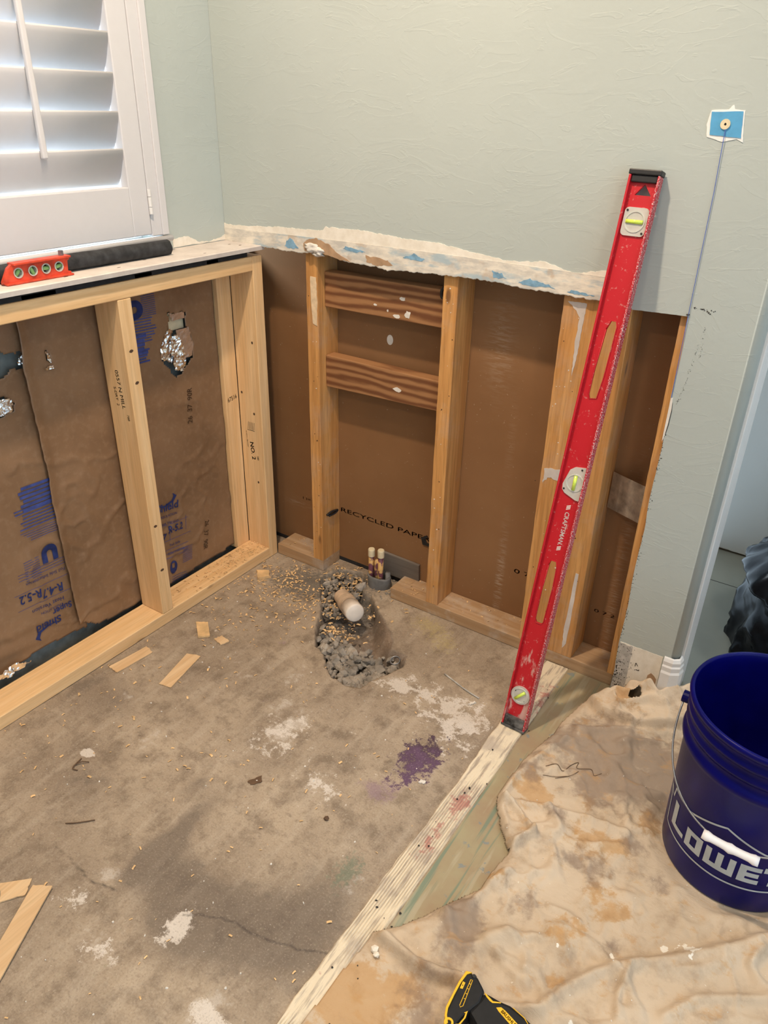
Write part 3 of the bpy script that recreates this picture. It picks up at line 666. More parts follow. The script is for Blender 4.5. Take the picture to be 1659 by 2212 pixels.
# sill board
sb = []
ys_ = np.linspace(FL, -.002, 60)
polyb = [(float(y), .9775+.002*math.sin(y*7)) for y in ys_]
V, F = [], []
for i, y in enumerate(ys_):
    e = .013+.0012*(fbm(y*60, 0, 3, 2)-.5); zt = .989; zb = .977
    V += [(-.1205, y, zb), (e, y, zb), (e+.001, y, zt-.002), (e-.002, y, zt), (-.1205, y, zt)]
for i in range(len(ys_)-1):
    for j in range(5): F.append((i*5+j, i*5+(j+1) % 5, (i+1)*5+(j+1) % 5, (i+1)*5+j))
F += [tuple(range(5)), tuple(range(len(V)-5, len(V)))[::-1]]
o = fixn(add('sill_board', V, F, 'ledge', origin=(-.05, -.87, .977)))
tag(o, 'dusty off-white gypsum board laid as a sill on top of the pine frame', 'sill board')
gs = []
for (x, y) in ((-.02, -.46), (-.05, -.36), (-.01, -.20), (-.03, -.05), (-.06, -.06), (-.02, -.60)):
    gs.append(([(x+.002*math.cos(q), y+.006*math.sin(q), .9893) for q in np.linspace(0, 2*PI, 8, endpoint=False)], [tuple(range(8))]))
for g_ in gs: add('screw_hole', g_[0], g_[1], 'brown_ink', o)
# black foam pipe
pts = [(-.064, y, 1.0072+.001*math.sin(y*9)) for y in np.linspace(-1.6, -.272, 40)]
V, F = tubeg(pts, [.0178]*40, 20)
V = [(x+(fbm(y*25, math.atan2(z-1.007, x+.064)*3, 3, 6)-.5)*.003, y, max(.9892, z+(fbm(y*25+5, z*90, 3, 7)-.5)*.003)) for x, y, z in V]
tag(add('pipe_insulation', V, F, 'foam', smooth=True), 'black foam pipe insulation lying on the sill board under the shutters', 'pipe insulation')

# torpedo level on the sill
tl = thing('torpedo_level', 'small orange-red torpedo level with four round vials on the sill board', 'level', (-.03, -.655, .9895))
out = [(-.733, .9895), (-.578, .9895), (-.578, .997), (-.585, .999), (-.583, 1.020), (-.578, 1.022), (-.579, 1.030), (-.71, 1.030), (-.722, 1.022), (-.738, .996)]
cs = [-.701, -.668, -.637, -.606]
V, F = shapeg([[(a, b) for a, b in out]]+[circle2(c_, 1.0105, .0108, 20) for c_ in cs], .004)
add('body', [(-.034+z, x, y) for x, y, z in V], F, 'torpedo', tl)
V, F = join(boxg(-.046, -.022, -.734, -.577, .9895, .9935), boxg(-.046, -.022, -.712, -.578, 1.0265, 1.031)); add('rail', V, F, 'torpedo', tl, bevel=.001)
for i, c_ in enumerate(cs):
    V, F = shapeg([circle2(c_, 1.0105, .0107, 20), circle2(c_, 1.0105, .0085, 20)], .0055)
    vv = add('vial', [(-.034+z, x, y) for x, y, z in V], F, 'vial', tl)
    a = (PI/4, PI/2+.4, 0, .2)[i]; dy, dz = math.cos(a)*.008, math.sin(a)*.008
    V, F = tubeg([(-.034, c_-dy, 1.0105-dz), (-.034, c_+dy, 1.0105+dz)], .0042, 10); add('liquid', V, F, 'vial_green', vv, smooth=True)
V, F = tubeg([(-.036, -.592, 1.030), (-.036, -.592, 1.041)], .006, 6); add('thumb_screw', V, F, 'wire', tl)

# ============================================================ KRAFT INSULATION
def kh(y, z):      # wrinkle height of the facing
    y = np.asarray(y, float); z = np.asarray(z, float)
    h = .010*(fbm(y*5+3, z*4, 3, 41)-.5)+.004*(fbm(y*16+z*6, z*11-y*4, 4, 42)-.5)
    c = 1-np.abs(2*fbm(y*7+z*5, z*6-y*3, 3, 43)-1); h = h+.006*ss(.86, 1.0, c)*ss(.95, .2, z)
    h = h+.010*gau(y, z, (-.52, .10), .10, .06)*np.sin((y+z*.8)*90)*.35+.012*gau(y, z, (-.85, .12), .2, .05)*np.sin(z*120+y*20)*.25
    return h*.55
def sheet(name, ylo, yhi, zlo, zhi, x0, holes, label, step=.005, edge=0, bottom=None):
    ys = np.arange(ylo, yhi+step/2, step); zs = np.arange(zlo, zhi+step/2, step); Y, Z = np.meshgrid(ys, zs)
    X = x0+kh(Y, Z)
    jz = .006*(fbm(Y*60, Z*60, 3, 50)-.5)
    keep = np.ones((len(zs)-1, len(ys)-1), bool); yc, zc = Y[:-1, :-1]+step/2, Z[:-1, :-1]+step/2
    for h in holes: keep &= ~inside(yc+.008*(fbm(yc*70, zc*70, 3, 51)-.5), zc+.008*(fbm(yc*70, zc*70, 3, 52)-.5), h)
    if bottom is not None: keep &= zc > np.interp(yc, *bottom)
    if edge:      # ragged left border
        off = .014*(fbm(zs*9, zs*0, 3, 61)-.5)+.004*(fbm(zs*60, zs*0, 3, 62)-.5)
        w_ = ss(ylo+.05, ylo, Y); Y = Y+off[:, None]*w_; X = X+.006*ss(ylo+.03, ylo, Y)
    V = np.stack([X, Y, Z], -1).reshape(-1, 3); F = gridf(len(ys), len(zs), keep)
    o = add(name, V, F, 'kraft', smooth=True, solid=.0009, origin=(x0, (ylo+yhi)/2, zlo)); tag(o, label, 'insulation', 'kraft insulation sheets behind the pine frame'); return o
foilh = [(-.300, .745), (-.285, .775), (-.268, .79), (-.262, .815), (-.266, .835), (-.235, .83), (-.200, .828), (-.206, .80), (-.196, .77), (-.186, .74), (-.192, .70), (-.205, .69), (-.235, .665), (-.262, .658), (-.28, .69), (-.30, .715)]
tearh = [(-.80, .850), (-.74, .852), (-.725, .83), (-.70, .83), (-.672, .822), (-.665, .805), (-.685, .79), (-.715, .793), (-.735, .78), (-.80, .785)]
smallh = [(-.630, .822), (-.622, .808), (-.624, .79), (-.632, .800)]
tear2 = [(-.80, .735), (-.745, .740), (-.725, .715), (-.735, .70), (-.80, .69)]
s1 = sheet('insulation_facing', -1.6, -.66, .045, .955, -.112, [tearh, tear2], 'brown kraft insulation sheet at far left with upside-down blue print and a ragged tear', bottom=([-1.6, -.93, -.80, -.70, -.66], [.045, .052, .066, .058, .05]))
s2 = sheet('insulation_facing', -.692, -.462, .040, .955, -.103, [smallh], 'plain brown kraft insulation sheet overlapping in the middle left of the pine stud', edge=1, bottom=([-.70, -.67, -.63, -.46], [.085, .075, .045, .030]))
s3 = sheet('insulation_facing', -.480, -.095, .032, .955, -.104, [foilh], 'brown kraft insulation sheet right of the pine stud, with torn foil hole', bottom=([-.48, -.37, -.12], [.028, .036, .045]))
# print on the sheets
def kp(g, y0, z0, deg, x0, sx=1, sy=1):
    V, F = g; return ([(x0+float(kh(y0+a, z0+b))+.0020, y0+a, z0+b) for a, b, c_ in rot2(V, deg, sx, sy)], F)
def bars(n, w, h, gap, seed, jit=.3):
    rr = random.Random(seed); gs = []
    for i in range(n):
        l = w*(1-jit*rr.random()); x0 = -w/2; k_ = max(2, int(l/.008))
        for j in range(k_): 
            a = x0+l*j/k_; b = x0+l*(j+1)/k_; gs.append(([(a, -i*gap, 0), (b, -i*gap, 0), (b, -i*gap+h, 0), (a, -i*gap+h, 0)], [(0, 1, 2, 3)]))
    return join(*gs)
def ug(r=.02):
    P = [(-r, r), (-r, -r*.2)]+[(r*math.cos(a), -r*.2+r*math.sin(a)) for a in np.linspace(PI, 2*PI, 12)][1:]+[(r, r), (r*.35, r), (r*.35, -r*.1)]+[(r*.35*math.cos(a), -r*.1+r*.35*math.sin(a)) for a in np.linspace(0, -PI, 8)]+[(-r*.35, r)]
    return shapeg([P], .0001)
def stripes(r, n=9):
    gs = []
    for i in range(n):
        z = r-2*r*i/(n-1); w_ = r*.85
        gs.append(([(-w_, z, 0), (w_*.9, z+.002, 0), (w_*.9, z+.0034, 0), (-w_, z+.0014, 0)], [(0, 1, 2, 3)]))
    return join(*gs)
LP = -.112
gl = [kp(textg('R-4.7', .028, .0001, bold=True), -.735, .215, 176, LP, 1, 1.2), kp(textg('R-5.2', .028, .0001, bold=True), -.795, .228, 176, LP, 1, 1.2),
      kp(textg('Heat Version', .017, .0001), -.755, .180, 177, LP), kp(textg('Super', .024, .0001, bold=True), -.720, .150, 179, LP), kp(textg('Shield', .030, .0001, bold=True), -.765, .126, 179, LP),
      kp(textg('Foil Side Information', .013, .0001), -.745, .262, 177, LP), kp(bars(1, .15, .0010, .01, 1, 0), -.76, .243, 177, LP), kp(bars(1, .15, .0010, .01, 1, 0), -.76, .198, 177, LP),
      kp(bars(3, .13, .0012, .008, 2, 0), -.75, .278, 177, LP), kp(ug(.022), -.722, .318, 178, LP), kp(stripes(.026), -.775, .300, 178, LP),
      kp(bars(7, .11, .003, .0085, 3), -.735, .41, 178, LP), kp(bars(6, .09, .0075, .011, 4), -.725, .46, 178, LP), kp(bars(5, .10, .0014, .006, 6), -.735, .375, 178, LP),
      kp(textg('INSULATION', .010, .0001), -.75, .163, 178, LP)]
P_ = [(-.03, -.012), (.0, -.018), (.03, -.012), (.045, .004), (.03, .016), (.033, .006), (.025, -.006), (0, -.013)]
gl.append(kp(shapeg([P_], .0001), -.765, .105, 179, LP))
for g_ in gl: stamp(s1, [g_], 'blue_ink', 'printed_text')
RP = -.104
gr_ = [kp(textg('Shield', .034, .0001, bold=True), -.345, .290, -7, RP), kp(textg('INSULATION', .011, .0001), -.345, .262, -7, RP), kp(textg('Heat Version', .013, .0001), -.348, .240, -7, RP),
       kp(textg('7', .030, .0001, bold=True), -.372, .200, -7, RP), kp(textg('R-5.2', .028, .0001, bold=True), -.326, .212, -7, RP, .95, 1.2), kp(bars(1, .11, .0010, .01, 1, 0), -.33, .232, -5, RP), kp(bars(1, .11, .0010, .01, 1, 0), -.325, .180, -5, RP),
       kp(bars(1, .0011, .046, .01, 1, 0), -.288, .190, -7, RP), kp(bars(1, .0011, .046, .01, 1, 0), -.352, .182, -7, RP),
       kp(textg('Foil Side', .012, .0001), -.335, .163, -5, RP), kp(textg('Information', .013, .0001), -.335, .137, -5, RP), kp(bars(3, .10, .0011, .013, 1, 0), -.335, .150, -5, RP), 
       kp(stripes(.024), -.292, .105, -7, RP), kp(shapeg([circle2(0, 0, .019, 24), rrect(-.007, .007, -.003, .012, .002)], .0001), -.352, .088, -7, RP, .8, 1.1), kp(bars(3, .07, .0012, .008, 9), -.33, .052, -9, RP),
       kp(shapeg([P_], .0001), -.352, .312, -3, RP),
       kp(ug(.024), -.371, .862, 94, RP, 1, 1), kp(stripes(.028, 12), -.322, .868, -2, RP),
       kp(bars(9, .080, .0026, .0072, 12), -.345, .835, -2, RP), kp(bars(5, .055, .0085, .011, 13), -.365, .790, -2, RP), kp(bars(5, .055, .0045, .0075, 14), -.362, .755, -2, RP)]
for g_ in gr_: stamp(s3, [g_], 'blue_ink', 'printed_text')
stamp(s3, [kp(textg('26  37  90R', .021, .0001), -.222, .565, 84, RP, 1.05, 1.2)], 'brown_ink', 'printed_code')
stamp(s3, [kp(textg('26  37  90R', .021, .0001), -.212, .135, -100, RP, 1.0, 1.2)], 'brown_ink', 'printed_code')
# torn foil
def crumple(name, pts, x0, amp, mat, parent, seed, step=.0045):
    ys = np.arange(min(p[0] for p in pts)-.005, max(p[0] for p in pts)+.005, step); zs = np.arange(min(p[1] for p in pts)-.005, max(p[1] for p in pts)+.005, step)
    Y, Z = np.meshgrid(ys, zs); keep = inside(Y[:-1, :-1]+step/2+.008*(fbm(Y[:-1, :-1]*90, Z[:-1, :-1]*90, 3, seed)-.5), Z[:-1, :-1]+step/2, pts)
    r = np.abs(fbm(Y*38, Z*38, 3, seed)-.5)*2; X = x0+amp*(r+.6*(fbm(Y*120, Z*120, 2, seed+3)-.5))
    return add(name, np.stack([X, Y, Z], -1).reshape(-1, 3), gridf(len(ys), len(zs), keep), mat, parent, solid=.0006)
crumple('foil_flap', [(-.300, .745), (-.283, .775), (-.268, .795), (-.255, .79), (-.262, .76), (-.25, .73), (-.262, .70), (-.285, .71), (-.30, .72)], -.106, .012, 'foil', s3, 71)
crumple('foil_flap', [(-.262, .765), (-.245, .775), (-.226, .75), (-.224, .70), (-.215, .69), (-.235, .672), (-.262, .68), (-.268, .72)], -.104, .015, 'foil', s3, 75)
crumple('kraft_flap', [(-.240, .785), (-.195, .785), (-.187, .73), (-.192, .705), (-.232, .70), (-.236, .74)], -.104, .006, 'foil_kraft', s3, 79)
crumple('kraft_flap', [(-.258, .832), (-.203, .830), (-.206, .812), (-.250, .812)], -.106, .005, 'foil_kraft', s3, 83)
add('yellow_backing', *boxg(-.122, -.118, -.256, -.20, .782, .83), 'cream_cap', s3)
crumple('foil_flap', [(-.632, .820), (-.622, .806), (-.624, .79), (-.630, .795)], -.100, .010, 'foil', s2, 87, .002)
crumple('foil_flap', [(-.645, .782), (-.622, .785), (-.624, .777), (-.640, .775)], -.096, .008, 'foil', s2, 88, .002)
crumple('foil_flap', [(-.70, .800), (-.675, .805), (-.672, .822), (-.69, .826)], -.108, .012, 'foil', s1, 89, .003)
crumple('foil_flap', [(-.80, .735), (-.745, .738), (-.727, .715), (-.745, .70), (-.80, .70)], -.108, .016, 'foil', s1, 90, .003)
crumple('foil_flap', [(-.93, .078), (-.88, .082), (-.84, .062), (-.90, .055), (-.95, .060)], -.094, .014, 'foil', s1, 91, .004)

# ============================================================ BACK WALL OLD FRAMING
of = thing('old_stud_frame', 'aged orange-brown stud framing of the opened back wall, with plates and blocking', 'wall framing', (.57, .045, 0))
lumber('bottom_plate', (.003, .194, 0, .089, .0005, .038), 'cut_plate', of)
lumber('bottom_plate', (.453, 1.146, 0, .089, .0005, .038), 'cut_plate', of)
def ostud(x0, x1, y0=0, y1=.0885, z1=1.28, name='stud', mat='old_z'):
    zs = np.linspace(.0385, z1, 60); V = []; F = []
    for z in zs:
        w1 = .0022*(fbm(z*22, x0*50, 3, 3)-.5)+.0012*(fbm(z*120, x0*9, 2, 4)-.5); w2 = .0022*(fbm(z*22, x1*50, 3, 5)-.5)
        V += [(x0+w1, y0, z), (x1-.0015+w2, y0, z), (x1, y0+.0015, z), (x1, y1, z), (x0, y1, z)]
    for i in range(len(zs)-1):
        for j in range(5): F.append((i*5+j, i*5+(j+1) % 5, (i+1)*5+(j+1) % 5, (i+1)*5+j))
    F += [(0, 1, 2, 3, 4), tuple(range(len(V)-1, len(V)-6, -1))]
    return fixn(add(name, V, F, mat, of))
os1 = ostud(.156, .194); os2 = ostud(.578, .616); os3 = ostud(.880, .968, 0, .038); ostud(.880, .9675, .0385, .0885); os4 = ostud(.9685, 1.031)
os5 = ostud(1.130, 1.168)
lumber('block', (.1945, .5775, .030, .0685, .843, .9365), 'block', of)
b2 = [(.1945, .616), (.5775, .623), (.5775, .7045), (.1945, .7085)]
pr('block', b2, FY, .030, .0685, 'block', of, bevel=.002)
# nails and paint specks on studs
gs = []
rr = random.Random(5)
for i in range(70):
    sx = rr.choice([(.158, .192), (.580, .614), (.884, .965), (.884, .965)]); gs.append(blob(rr.uniform(*sx), rr.uniform(.06, .95), rr.uniform(.0006, .002), -.0006))
V, F = join(*gs); add('dried_speck', V, F, 'crumb', of)['kind'] = 'stuff'
gs = [blob(rr.choice([.175+rr.gauss(0, .008), .597+rr.gauss(0, .008), .92+rr.gauss(0, .03), 1.0+rr.gauss(0, .015)]), rr.uniform(.06, .95), rr.uniform(.001, .0024), -.0007) for i in range(46)]
V, F = join(*gs); add('nail_hole', V, F, 'brown_ink', of)['kind'] = 'stuff'
# plaster smears on the wide stud, pale split on the first stud
gs = [prism(ragpoly([(.890, .962), (.932, .962), (.930, .93), (.928, .86), (.922, .80), (.918, .86), (.920, .93), (.908, .945)], .003, 90), FY, -.0008, .0004)]
gs += [prism(ragpoly([(.885, .56), (.93, .565), (.925, .535), (.90, .54), (.888, .52)], .004, 93), FY, -.0008, .0004), prism(ragpoly([(1.006, .30), (1.014, .30), (1.012, .08), (1.002, .06), (1.000, .12)], .002, 94), FY, -.0008, .0004)]
for g_ in gs: fixn(add('plaster_smear', g_[0], g_[1], 'ledge', os3))
V, F = prism(ragpoly([(.170, .925), (.190, .925), (.192, .85), (.190, .795), (.176, .80), (.171, .86)], .0015, 95), FY, -.0012, .0006); fixn(add('split_face', V, F, 'cream_wood', os1))
gs = []
for cx, cz, r in ((.43, .853, .006), (.445, .899, .005), (.36, .872, .003)): gs.append(blob(cx, cz, r, .0292, 9, 2.0))
gs.append(blob(.437, .656, .006, .0292, 9, 2.2))
gs.append(blob(.40, .862, .0035, .0292, 9)); gs.append(blob(.462, .862, .010, .0292, 12))
for g_ in gs: add('plaster_smear', g_[0], g_[1], 'crumb', of)
# galvanized nail plate
V = [(1.034, .074, .466), (1.143, -.0, .482), (1.143, .0, .577), (1.034, .074, .563)]
V += [(a-.0008, b+.0012, c_) for a, b, c_ in V]
tag(fixn(add('nail_plate', V, [(0, 1, 2, 3), (7, 6, 5, 4), (0, 4, 5, 1), (1, 5, 6, 2), (2, 6, 7, 3), (3, 7, 4, 0)], 'galv')), 'gray galvanized metal plate spanning between the wide stud and the opening edge', 'metal plate')
# grey board scrap leaning on the board behind the supply stubs
tag(pr('board_scrap', [(.372, .022), (.372, .097), (.503, .094), (.506, .022)], FY, .079, .0885, 'gray_board', bevel=.001), 'weathered gray board scrap standing behind the two capped pipes', 'board')
# black cable clips
def clip(pts, r, label, loc=None):
    V, F = tubeg(catmull(pts, 5), r, 8); return tag(add('cable_clip', V, F, 'black_plastic', smooth=True), label, 'clip', 'black cable clips on the studs')
clip([(.1975, .020, .198), (.1990, .040, .202), (.1985, .060, .198), (.1975, .075, .193), (.199, .055, .190), (.198, .030, .192)], .0035, 'bent black plastic clip on the side of the left old stud, near its foot')
clip([(.568, .022, .945), (.562, .020, .935), (.563, .020, .922), (.571, .022, .918)], .004, 'black plastic clip at the right end of the upper cross block')
V, F = prism([(.500, .196), (.515, .204), (.508, .190), (.518, .180), (.543, .182), (.575, .182), (.575, .172), (.505, .172)], FY, .0865, .0888)
V, F = prism([(.502, .190), (.520, .203), (.524, .199), (.515, .188), (.522, .178), (.545, .176), (.562, .182), (.562, .168), (.508, .168)], FY, .086, .0888)
tag(fixn(add('rubber_scrap', V, F, 'black_plastic')), 'torn black scrap stuck to the brown board left of the second stud foot', 'scrap')

# ============================================================ PLUMBING IN THE PIT
ct = Vector((.437, -.161, .030)); bk = Vector((.362, -.108, .0135)); dr = (ct-bk).normalized()
pv = thing('drain_stub', 'white capped plastic drain stub poking out of the pit', 'pipe', tuple(bk-dr*.03))
a_ = bk-dr*.035; 
V, F = tubeg([tuple(a_), tuple(bk+dr*.058)], .0245, 28); add('pipe', V, F, 'pvc_dirty', pv, smooth=False)
L_ = (ct-bk).length
pp = [bk+dr*.046, bk+dr*.0461, bk+dr*(L_-.006), bk+dr*(L_-.002), bk+dr*L_, bk+dr*(L_+.001)]
V, F = tubeg([tuple(p) for p in pp], [.0245, .0285, .0285, .0270, .0235, .010], 32); add('cap', V, F, 'pvc', pv, smooth=True)
V, F = tubeg([tuple(bk+dr*.008), tuple(bk+dr*.0081), tuple(bk+dr*.041), tuple(bk+dr*.0411)], [.0245, .0285, .0285, .0245], 28); add('coupling', V, F, 'pvc_dirty', pv)
sp_ = thing('pipe_sleeve', 'grey foam sleeve ring around the two supply pipes at the plate gap', 'pipe sleeve', (.388, .045, -.02))
def ring(cx, cy, ro, ri, z0, z1, seg=36, jag=.0):
    V, F = [], []
    for r, z in ((ro*.96, z0), (ro, z0+.01), (ro*1.02, (z0+z1)/2), (ro, z1-.006), (ro*.97, z1), (ri, z1), (ri, z0)):
        for j in range(seg):
            a = 2*PI*j/seg; q = 1+.05*math.sin(3*a+z*60); V.append((cx+r*q*math.cos(a)*1.1, cy+r*q*math.sin(a)*.85, z+jag*(fbm(j*.7, z*9, 2, 5)-.5)))
    for i in range(6):
        for j in range(seg): F.append((i*seg+j, i*seg+(j+1) % seg, (i+1)*seg+(j+1) % seg, (i+1)*seg+j))
    return V, F
V, F = ring(.385, .040, .036, .031, -.03, .040, jag=.006); add('ring', V, F, 'sleeve', sp_, smooth=True, bevel=0)
V, F = tubeg([(.414, .046, -.02), (.413, .046, .052)], .008, 12); add('foam_edge', V, F, 'sleeve', sp_, smooth=True)
for (x, y, zt, lab) in ((.360, .030, .129, 'left supply pipe stub with cream cap, dark purple primer on its side'), (.395, .030, .1365, 'right supply pipe stub with cream cap and reddish primer drips')):
    t = thing('supply_stub', lab, 'pipe', (x, y, -.03), 'capped supply pipe stubs')
    V, F = tubeg([(x, y, -.03), (x+.001, y, zt-.015)], .0085, 20); add('pipe', V, F, 'supply', t, smooth=True)
    V, F = latheg([(.0086, -.025), (.0105, -.025), (.0108, -.003), (.0095, 0), (.0001, 0)], (x+.001, y, zt), 24); add('cap', V, F, 'cream_cap', t, smooth=False)
V, F = tubeg([(.383, .028, -.03), (.383, .026, .085), (.384, .026, .10)], [.007, .007, .006], 14); tag(add('supply_stub', V, F, 'supply', smooth=True), 'short uncapped copper pipe end between the two capped stubs', 'pipe')

# rubble (nobody could count it)
gs = []
def stone(c, r, seed):
    rr = random.Random(seed); bm = bmesh.new(); bmesh.ops.create_icosphere(bm, subdivisions=1, radius=1)
    s = Vector((rr.uniform(.7, 1.3), rr.uniform(.7, 1.3), rr.uniform(.5, .9)))*r; e = Matrix.Rotation(rr.random()*6, 3, 'Z') @ Matrix.Rotation(rr.random()*1.5, 3, 'X')
    V = []
    for v in bm.verts:
        q = v.co*rr.uniform(.72, 1.15); q = e @ Vector((q.x*s.x, q.y*s.y, q.z*s.z)); V.append((q.x+c[0], q.y+c[1], q.z+c[2]))
    F = [tuple(v.index for v in f.verts) for f in bm.faces]; bm.free(); return V, F
rr = random.Random(3); hp = np.array(hole)
def inh(x, y): return bool(inside(np.array([x]), np.array([y]), hole)[0])
cnt = 0
while cnt < 520:
    x, y = rr.uniform(.34, .66), rr.uniform(-.40, -.18)
    if not inh(x, y): continue
    dd_ = float(segd(np.array([x]), np.array([y]), hole, True)[0])
    if dd_ < .006: continue
    wgt = max(0, min(1, (-.215-y)/.05)) if x > .42 else max(0, min(1, (-.19-y)/.05))
    if x > .56 and y > -.24: wgt = .1
    if rr.random() > wgt: continue
    r = rr.choice([.004, .006, .008, .011, .015]) if cnt > 60 else rr.uniform(.012, .019)
    r = min(r, dd_*.9+.003)
    gs.append(stone((x, y, -.050+rr.uniform(0, .022)+r*.4), r, cnt)); cnt += 1
cnt = 0
while cnt < 190:
    x, y = rr.uniform(.20, .36), rr.uniform(-.16, .065)
    if not inh(x, y): continue
    gs.append(stone((x, y, -.034+rr.uniform(0, .018)), rr.choice([.004, .006, .008, .012]), 900+cnt)); cnt += 1
for i in range(80):
    x, y = .44+rr.gauss(0, .045), .035+rr.gauss(0, .03)
    if x > .45 or y > .085 or (abs(x-.385) < .045 and abs(y-.04) < .04): continue
    gs.append(stone((x, y, .001), rr.uniform(.002, .006), 2000+i))
V, F = join(*gs); o = add('concrete_rubble', V, F, 'rubble'); o['kind'] = 'stuff'; o['label'] = 'broken grey concrete rubble filling the dug pit in the floor'; o['category'] = 'rubble'
V, F = stone((.345, -.005, .0), .020, 77); V = [(x, y, z*1.3) for x, y, z in V]
tag(add('stone', V, F, 'rubble'), 'upright grey stone sliver between drain stub and pipe sleeve', 'stone')
V, F = [], []
V1, F1 = tubeg([(.619+.013*math.cos(a), -.227+.013*math.sin(a), -.012+.004*math.sin(a)) for a in np.linspace(0, 2*PI, 24)], .0018, 6)
tag(add('wire_ring', V1, F1, 'wire', smooth=True), 'small round metal ring lying at the right edge of the pit', 'ring')

# ============================================================ BIG LEVEL
O = Vector((.972, -.297, .0065)); U = Vector((.01512, .20450, .97875)); R = Vector((.99978, -.01716, -.01186)); Nn = R.cross(U).normalized()
R = U.cross(Nn).normalized()
mat4 = Matrix((R, -Nn, U)).transposed().to_4x4(); mat4.translation = O      # local x = across, y = into the wall, z = along
L, Wd, Dp = 1.254, .060, .0255
lv = thing('spirit_level', 'long scuffed red I-beam level leaning upright against the back wall', 'level', mat4=mat4)
slot1 = [(.0265, .965), (.031, .972), (.040, .972), (.0445, .962), (.0415, .83), (.037, .815), (.025, .812), (.0215, .82), (.0235, .93)]
slot1 = [(.024, .955), (.030, .973), (.041, .973), (.0445, .962), (.0425, .86), (.038, .815), (.023, .812), (.0195, .82), (.0195, .87)]
slot2 = [(.0215, .43), (.024, .443), (.037, .443), (.0405, .43), (.0425, .38), (.0405, .292), (.036, .285), (.024, .285), (.0195, .292), (.0185, .36)]
tri = [(.0165, 1.209), (.032, 1.2295), (.048, 1.209)]
V, F = shapeg([[(.002, .010), (Wd-.002, .010), (Wd-.002, L-.012), (.002, L-.012)], slot1, slot2, tri], .003)
add('web', [(x, .0135+z, y) for x, y, z in V], F, 'red', lv, local=True)
for x0, mt in ((0, 'red'), (Wd-.0045, 'red_edge')):
    add('flange', *boxg(x0, x0+.0045, 0, Dp, .004, L-.010), mt, lv, local=True, bevel=.0012)
    xi = x0+.0045 if x0 == 0 else x0-.0045
    add('flange_lip', *boxg(xi, xi+.0045, .0015, .004, .006, L-.012), 'red', lv, local=True, bevel=.0008) if False else None
# slot rims
for sl in (slot1, slot2):
    V, F = tubeg([(x, .0100, z) for x, z in sl+[sl[0]]], .0012, 6); add('slot_rim', V, F, 'red', lv, smooth=True, local=True)
V, F = join(boxg(-.0015, Wd+.0015, -.0005, Dp+.001, L-.010, L), boxg(.005, Wd-.005, .003, Dp-.003, L-.023, L-.010)); add('end_cap', V, F, 'black_plastic', lv, local=True, bevel=.002)
V, F = join(boxg(-.001, Wd+.001, -.0005, Dp+.0005, 0, .006), boxg(.005, Wd-.005, .002, Dp-.003, .006, .030)); add('end_cap', V, F, 'black_dusty', lv, local=True, bevel=.0015)
def vial(outl, c, deg, r=.014, mt='vial', extra=()):
    V, F = shapeg([outl], .0045); vv = add('vial', [(x, .0115+z, y) for x, y, z in V], F, mt, lv, local=True, bevel=.001)
    V, F = shapeg([circle2(c[0], c[1], r+.0035, 28), circle2(c[0], c[1], r+.001, 28)], .001); add('ring', [(x, .0065+z, y) for x, y, z in V], F, 'vial', vv, local=True)
    a = math.radians(deg); d = Vector((math.cos(a), 0, math.sin(a)))*r; q = Vector((c[0], .0062, c[1]))
    V, F = tubeg([tuple(q-d), tuple(q+d)], .0038, 12); add('liquid', V, F, 'vial_liquid', vv, smooth=True, local=True)
    for x, z in extra: V, F = prism(circle2(x, z, .0021, 10), lambda a, b, d: (a, d, b), .0058, .0072); add('screw', V, F, 'black_plastic', vv, local=True)
vial(rrect(.0065, .0535, 1.135, 1.187, .008), (.030, 1.161), 0, .0165, extra=((.0115, 1.181), (.0485, 1.141)))
vial([(.0555, .668), (.030, .664), (.020, .656), (.0105, .622), (.012, .610), (.018, .603), (.045, .593), (.0555, .592)], (.036, .630), 90, .016, extra=((.046, .661), (.0155, .612)))
vial(circle2(.0285, .091, .0235, 36), (.0285, .091), 50, .016, extra=((.014, .10), (.042, .079)))
V, F = textg('CRAFTSMAN', .0135, .0001, bold=True); V = [(.0355+b, .0101+.0, .5225+a) for a, b, c_ in [(-x*1.0, y*1.0, z) for x, y, z in V]]
V, F = textg('CRAFTSMAN.', .0140, .0001, bold=True)
V = [(.0345+y*1.0, .0099, .522-x*.95) for x, y, z in V]
g = [(V, F)]
for i in range(3):      # slashes at both ends of the word
    for z0 in (.569, .472): g.append(([(.030, .0099, z0+i*.0035-.003), (.030, .0099, z0+i*.0035-.001), (.039, .0099, z0+i*.0035+.003), (.039, .0099, z0+i*.0035+.001)], [(0, 1, 2, 3)]))
V, F = join(*g); add('printed_text', V, F, 'letter_white', lv, local=True)

# ============================================================ TAPE PATCH AND STRING LINE
o = pr('tape_patch', ragpoly([(1.1125, 1.331), (1.1655, 1.333), (1.171, 1.291), (1.117, 1.294)], .0008, 99), FY, -.0145, -.0132, 'tape_blue'); tag(o, 'square light blue paint patch high on the wall, holding a screw anchor', 'patch')
struct(pr('wall_back_chipped_paint', ragpoly([(1.108, 1.310), (1.111, 1.333), (1.14, 1.336), (1.148, 1.343), (1.151, 1.336), (1.168, 1.334), (1.171, 1.31), (1.176, 1.284), (1.165, 1.289), (1.14, 1.284), (1.112, 1.291)], .0012, 98), FY, -.0132, -.0119, 'letter_white'))
an = thing('wall_anchor', 'round beige plastic screw anchor in the light blue wall patch', 'anchor', (1.1405, -.016, 1.312))
V, F = shapeg([circle2(1.1405, 1.312, .0085, 24), circle2(1.1405, 1.312, .0022, 10)], .0012); add('collar', [(x, -.0155+z, y) for x, y, z in V], F, 'cream_cap', an)
